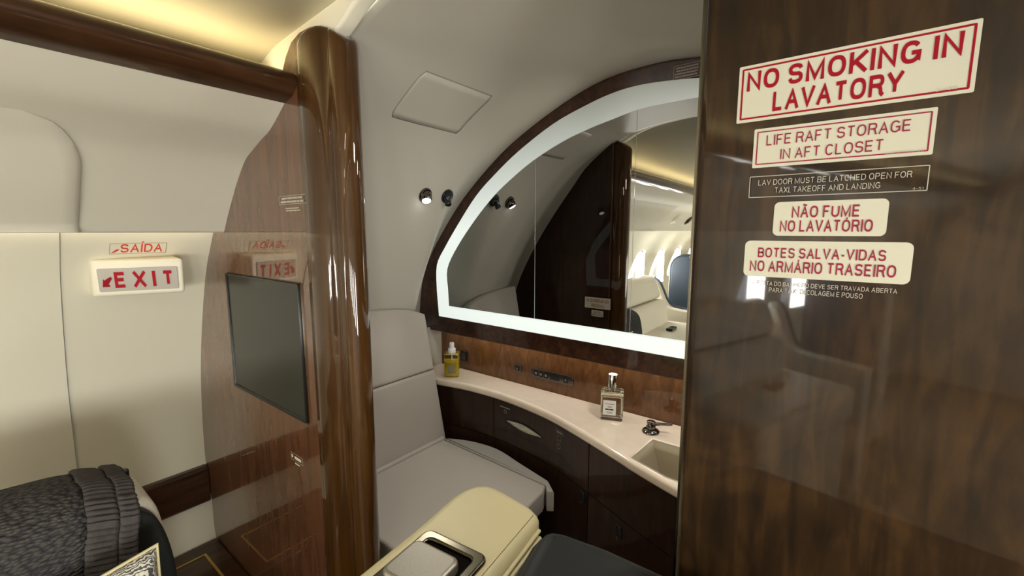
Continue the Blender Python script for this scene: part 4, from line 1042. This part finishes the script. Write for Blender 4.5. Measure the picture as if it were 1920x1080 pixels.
bm = bmesh.new(); box(bm, (-1.40, -1.70, FL + .002), (-.84, -.80, -.96)); obj('divan_base', bm, CREAMG, SO)
NC = thing('cabin_armchair', 'navy backed seat with ivory shell behind the divan in the mirror', 'seat', (-1.2, -2.2, FL + .002))
XZb = lambda Y: Matrix(((-1, 0, 0, 0), (0, 0, 1, Y), (0, 1, 0, 0), (0, 0, 0, 1)))
def arcshape(x0, x1, z0, z1, r): return rrect(x0, z0, x1, z1, r, 8)
plate('backrest', arcshape(.90, 1.34, -1.0, -.215, .14), XZb(-2.12), .05, .03, NAVYB, NC, bres=5, sm=60)
plate('shell', arcshape(.86, 1.38, FL + .1, -.26, .15), XZb(-2.24), .05, .03, CREAMG, NC, bres=5, sm=60)
bm = bmesh.new(); box(bm, (-1.16, -2.16, -.26), (-1.0, -2.05, -.21)); bevel(obj('headrest_strap', bm, BLACK, NC), .01)
bm = bmesh.new(); box(bm, (-1.44, -2.7, FL + .002), (-.98, -2.3, -.86)); bevel(obj('seat_body', bm, CREAMG, NC), .04)
rc = thing('remote_handset', 'small dark handset lying on the ivory divan seat in the mirror', 'remote', (-1.06, -1.3, -.779))
bm = bmesh.new(); box(bm, (-1.08, -1.37, -.779), (-1.03, -1.25, -.757)); bevel(obj('casing', bm, BLACK, rc), .006)
bm = bmesh.new(); box(bm, (-1.07, -1.35, -.757), (-1.04, -1.31, -.755)); obj('keypad', bm, BRONZE, rc)
for i, y in enumerate((-1.35, -1.75, -2.15)):
    z = .10; x = bin_x(z); nn = Vector((.75, 0, -.66)).normalized(); c = Vector((x, y, z)) + nn * .002
    g = thing('overhead_vent' if i != 1 else 'overhead_speaker', ['dark overhead air vent nearest in the mirror', 'pale round overhead speaker between two vents in the mirror', 'dark overhead air vent farthest in the mirror'][i], 'air vent' if i != 1 else 'speaker', c)
    m = fitting_matrix(c, nn)
    bm = bmesh.new(); lathe(bm, [(.05, -.012), (.05, .003), (.043, .007), (.036, .007)], 32, m); obj('bezel', bm, BRONZE if i != 1 else CREAMG, g, 40)
    bm = bmesh.new(); lathe(bm, [(.036, .003), (.030, .012), (.012, .015), (.003, .015)], 28, m); obj('nozzle' if i != 1 else 'grille', bm, BLACK if i != 1 else CREAMG, g, 50)
for o in bpy.data.objects:
    if 'wl' in o: del o['wl']
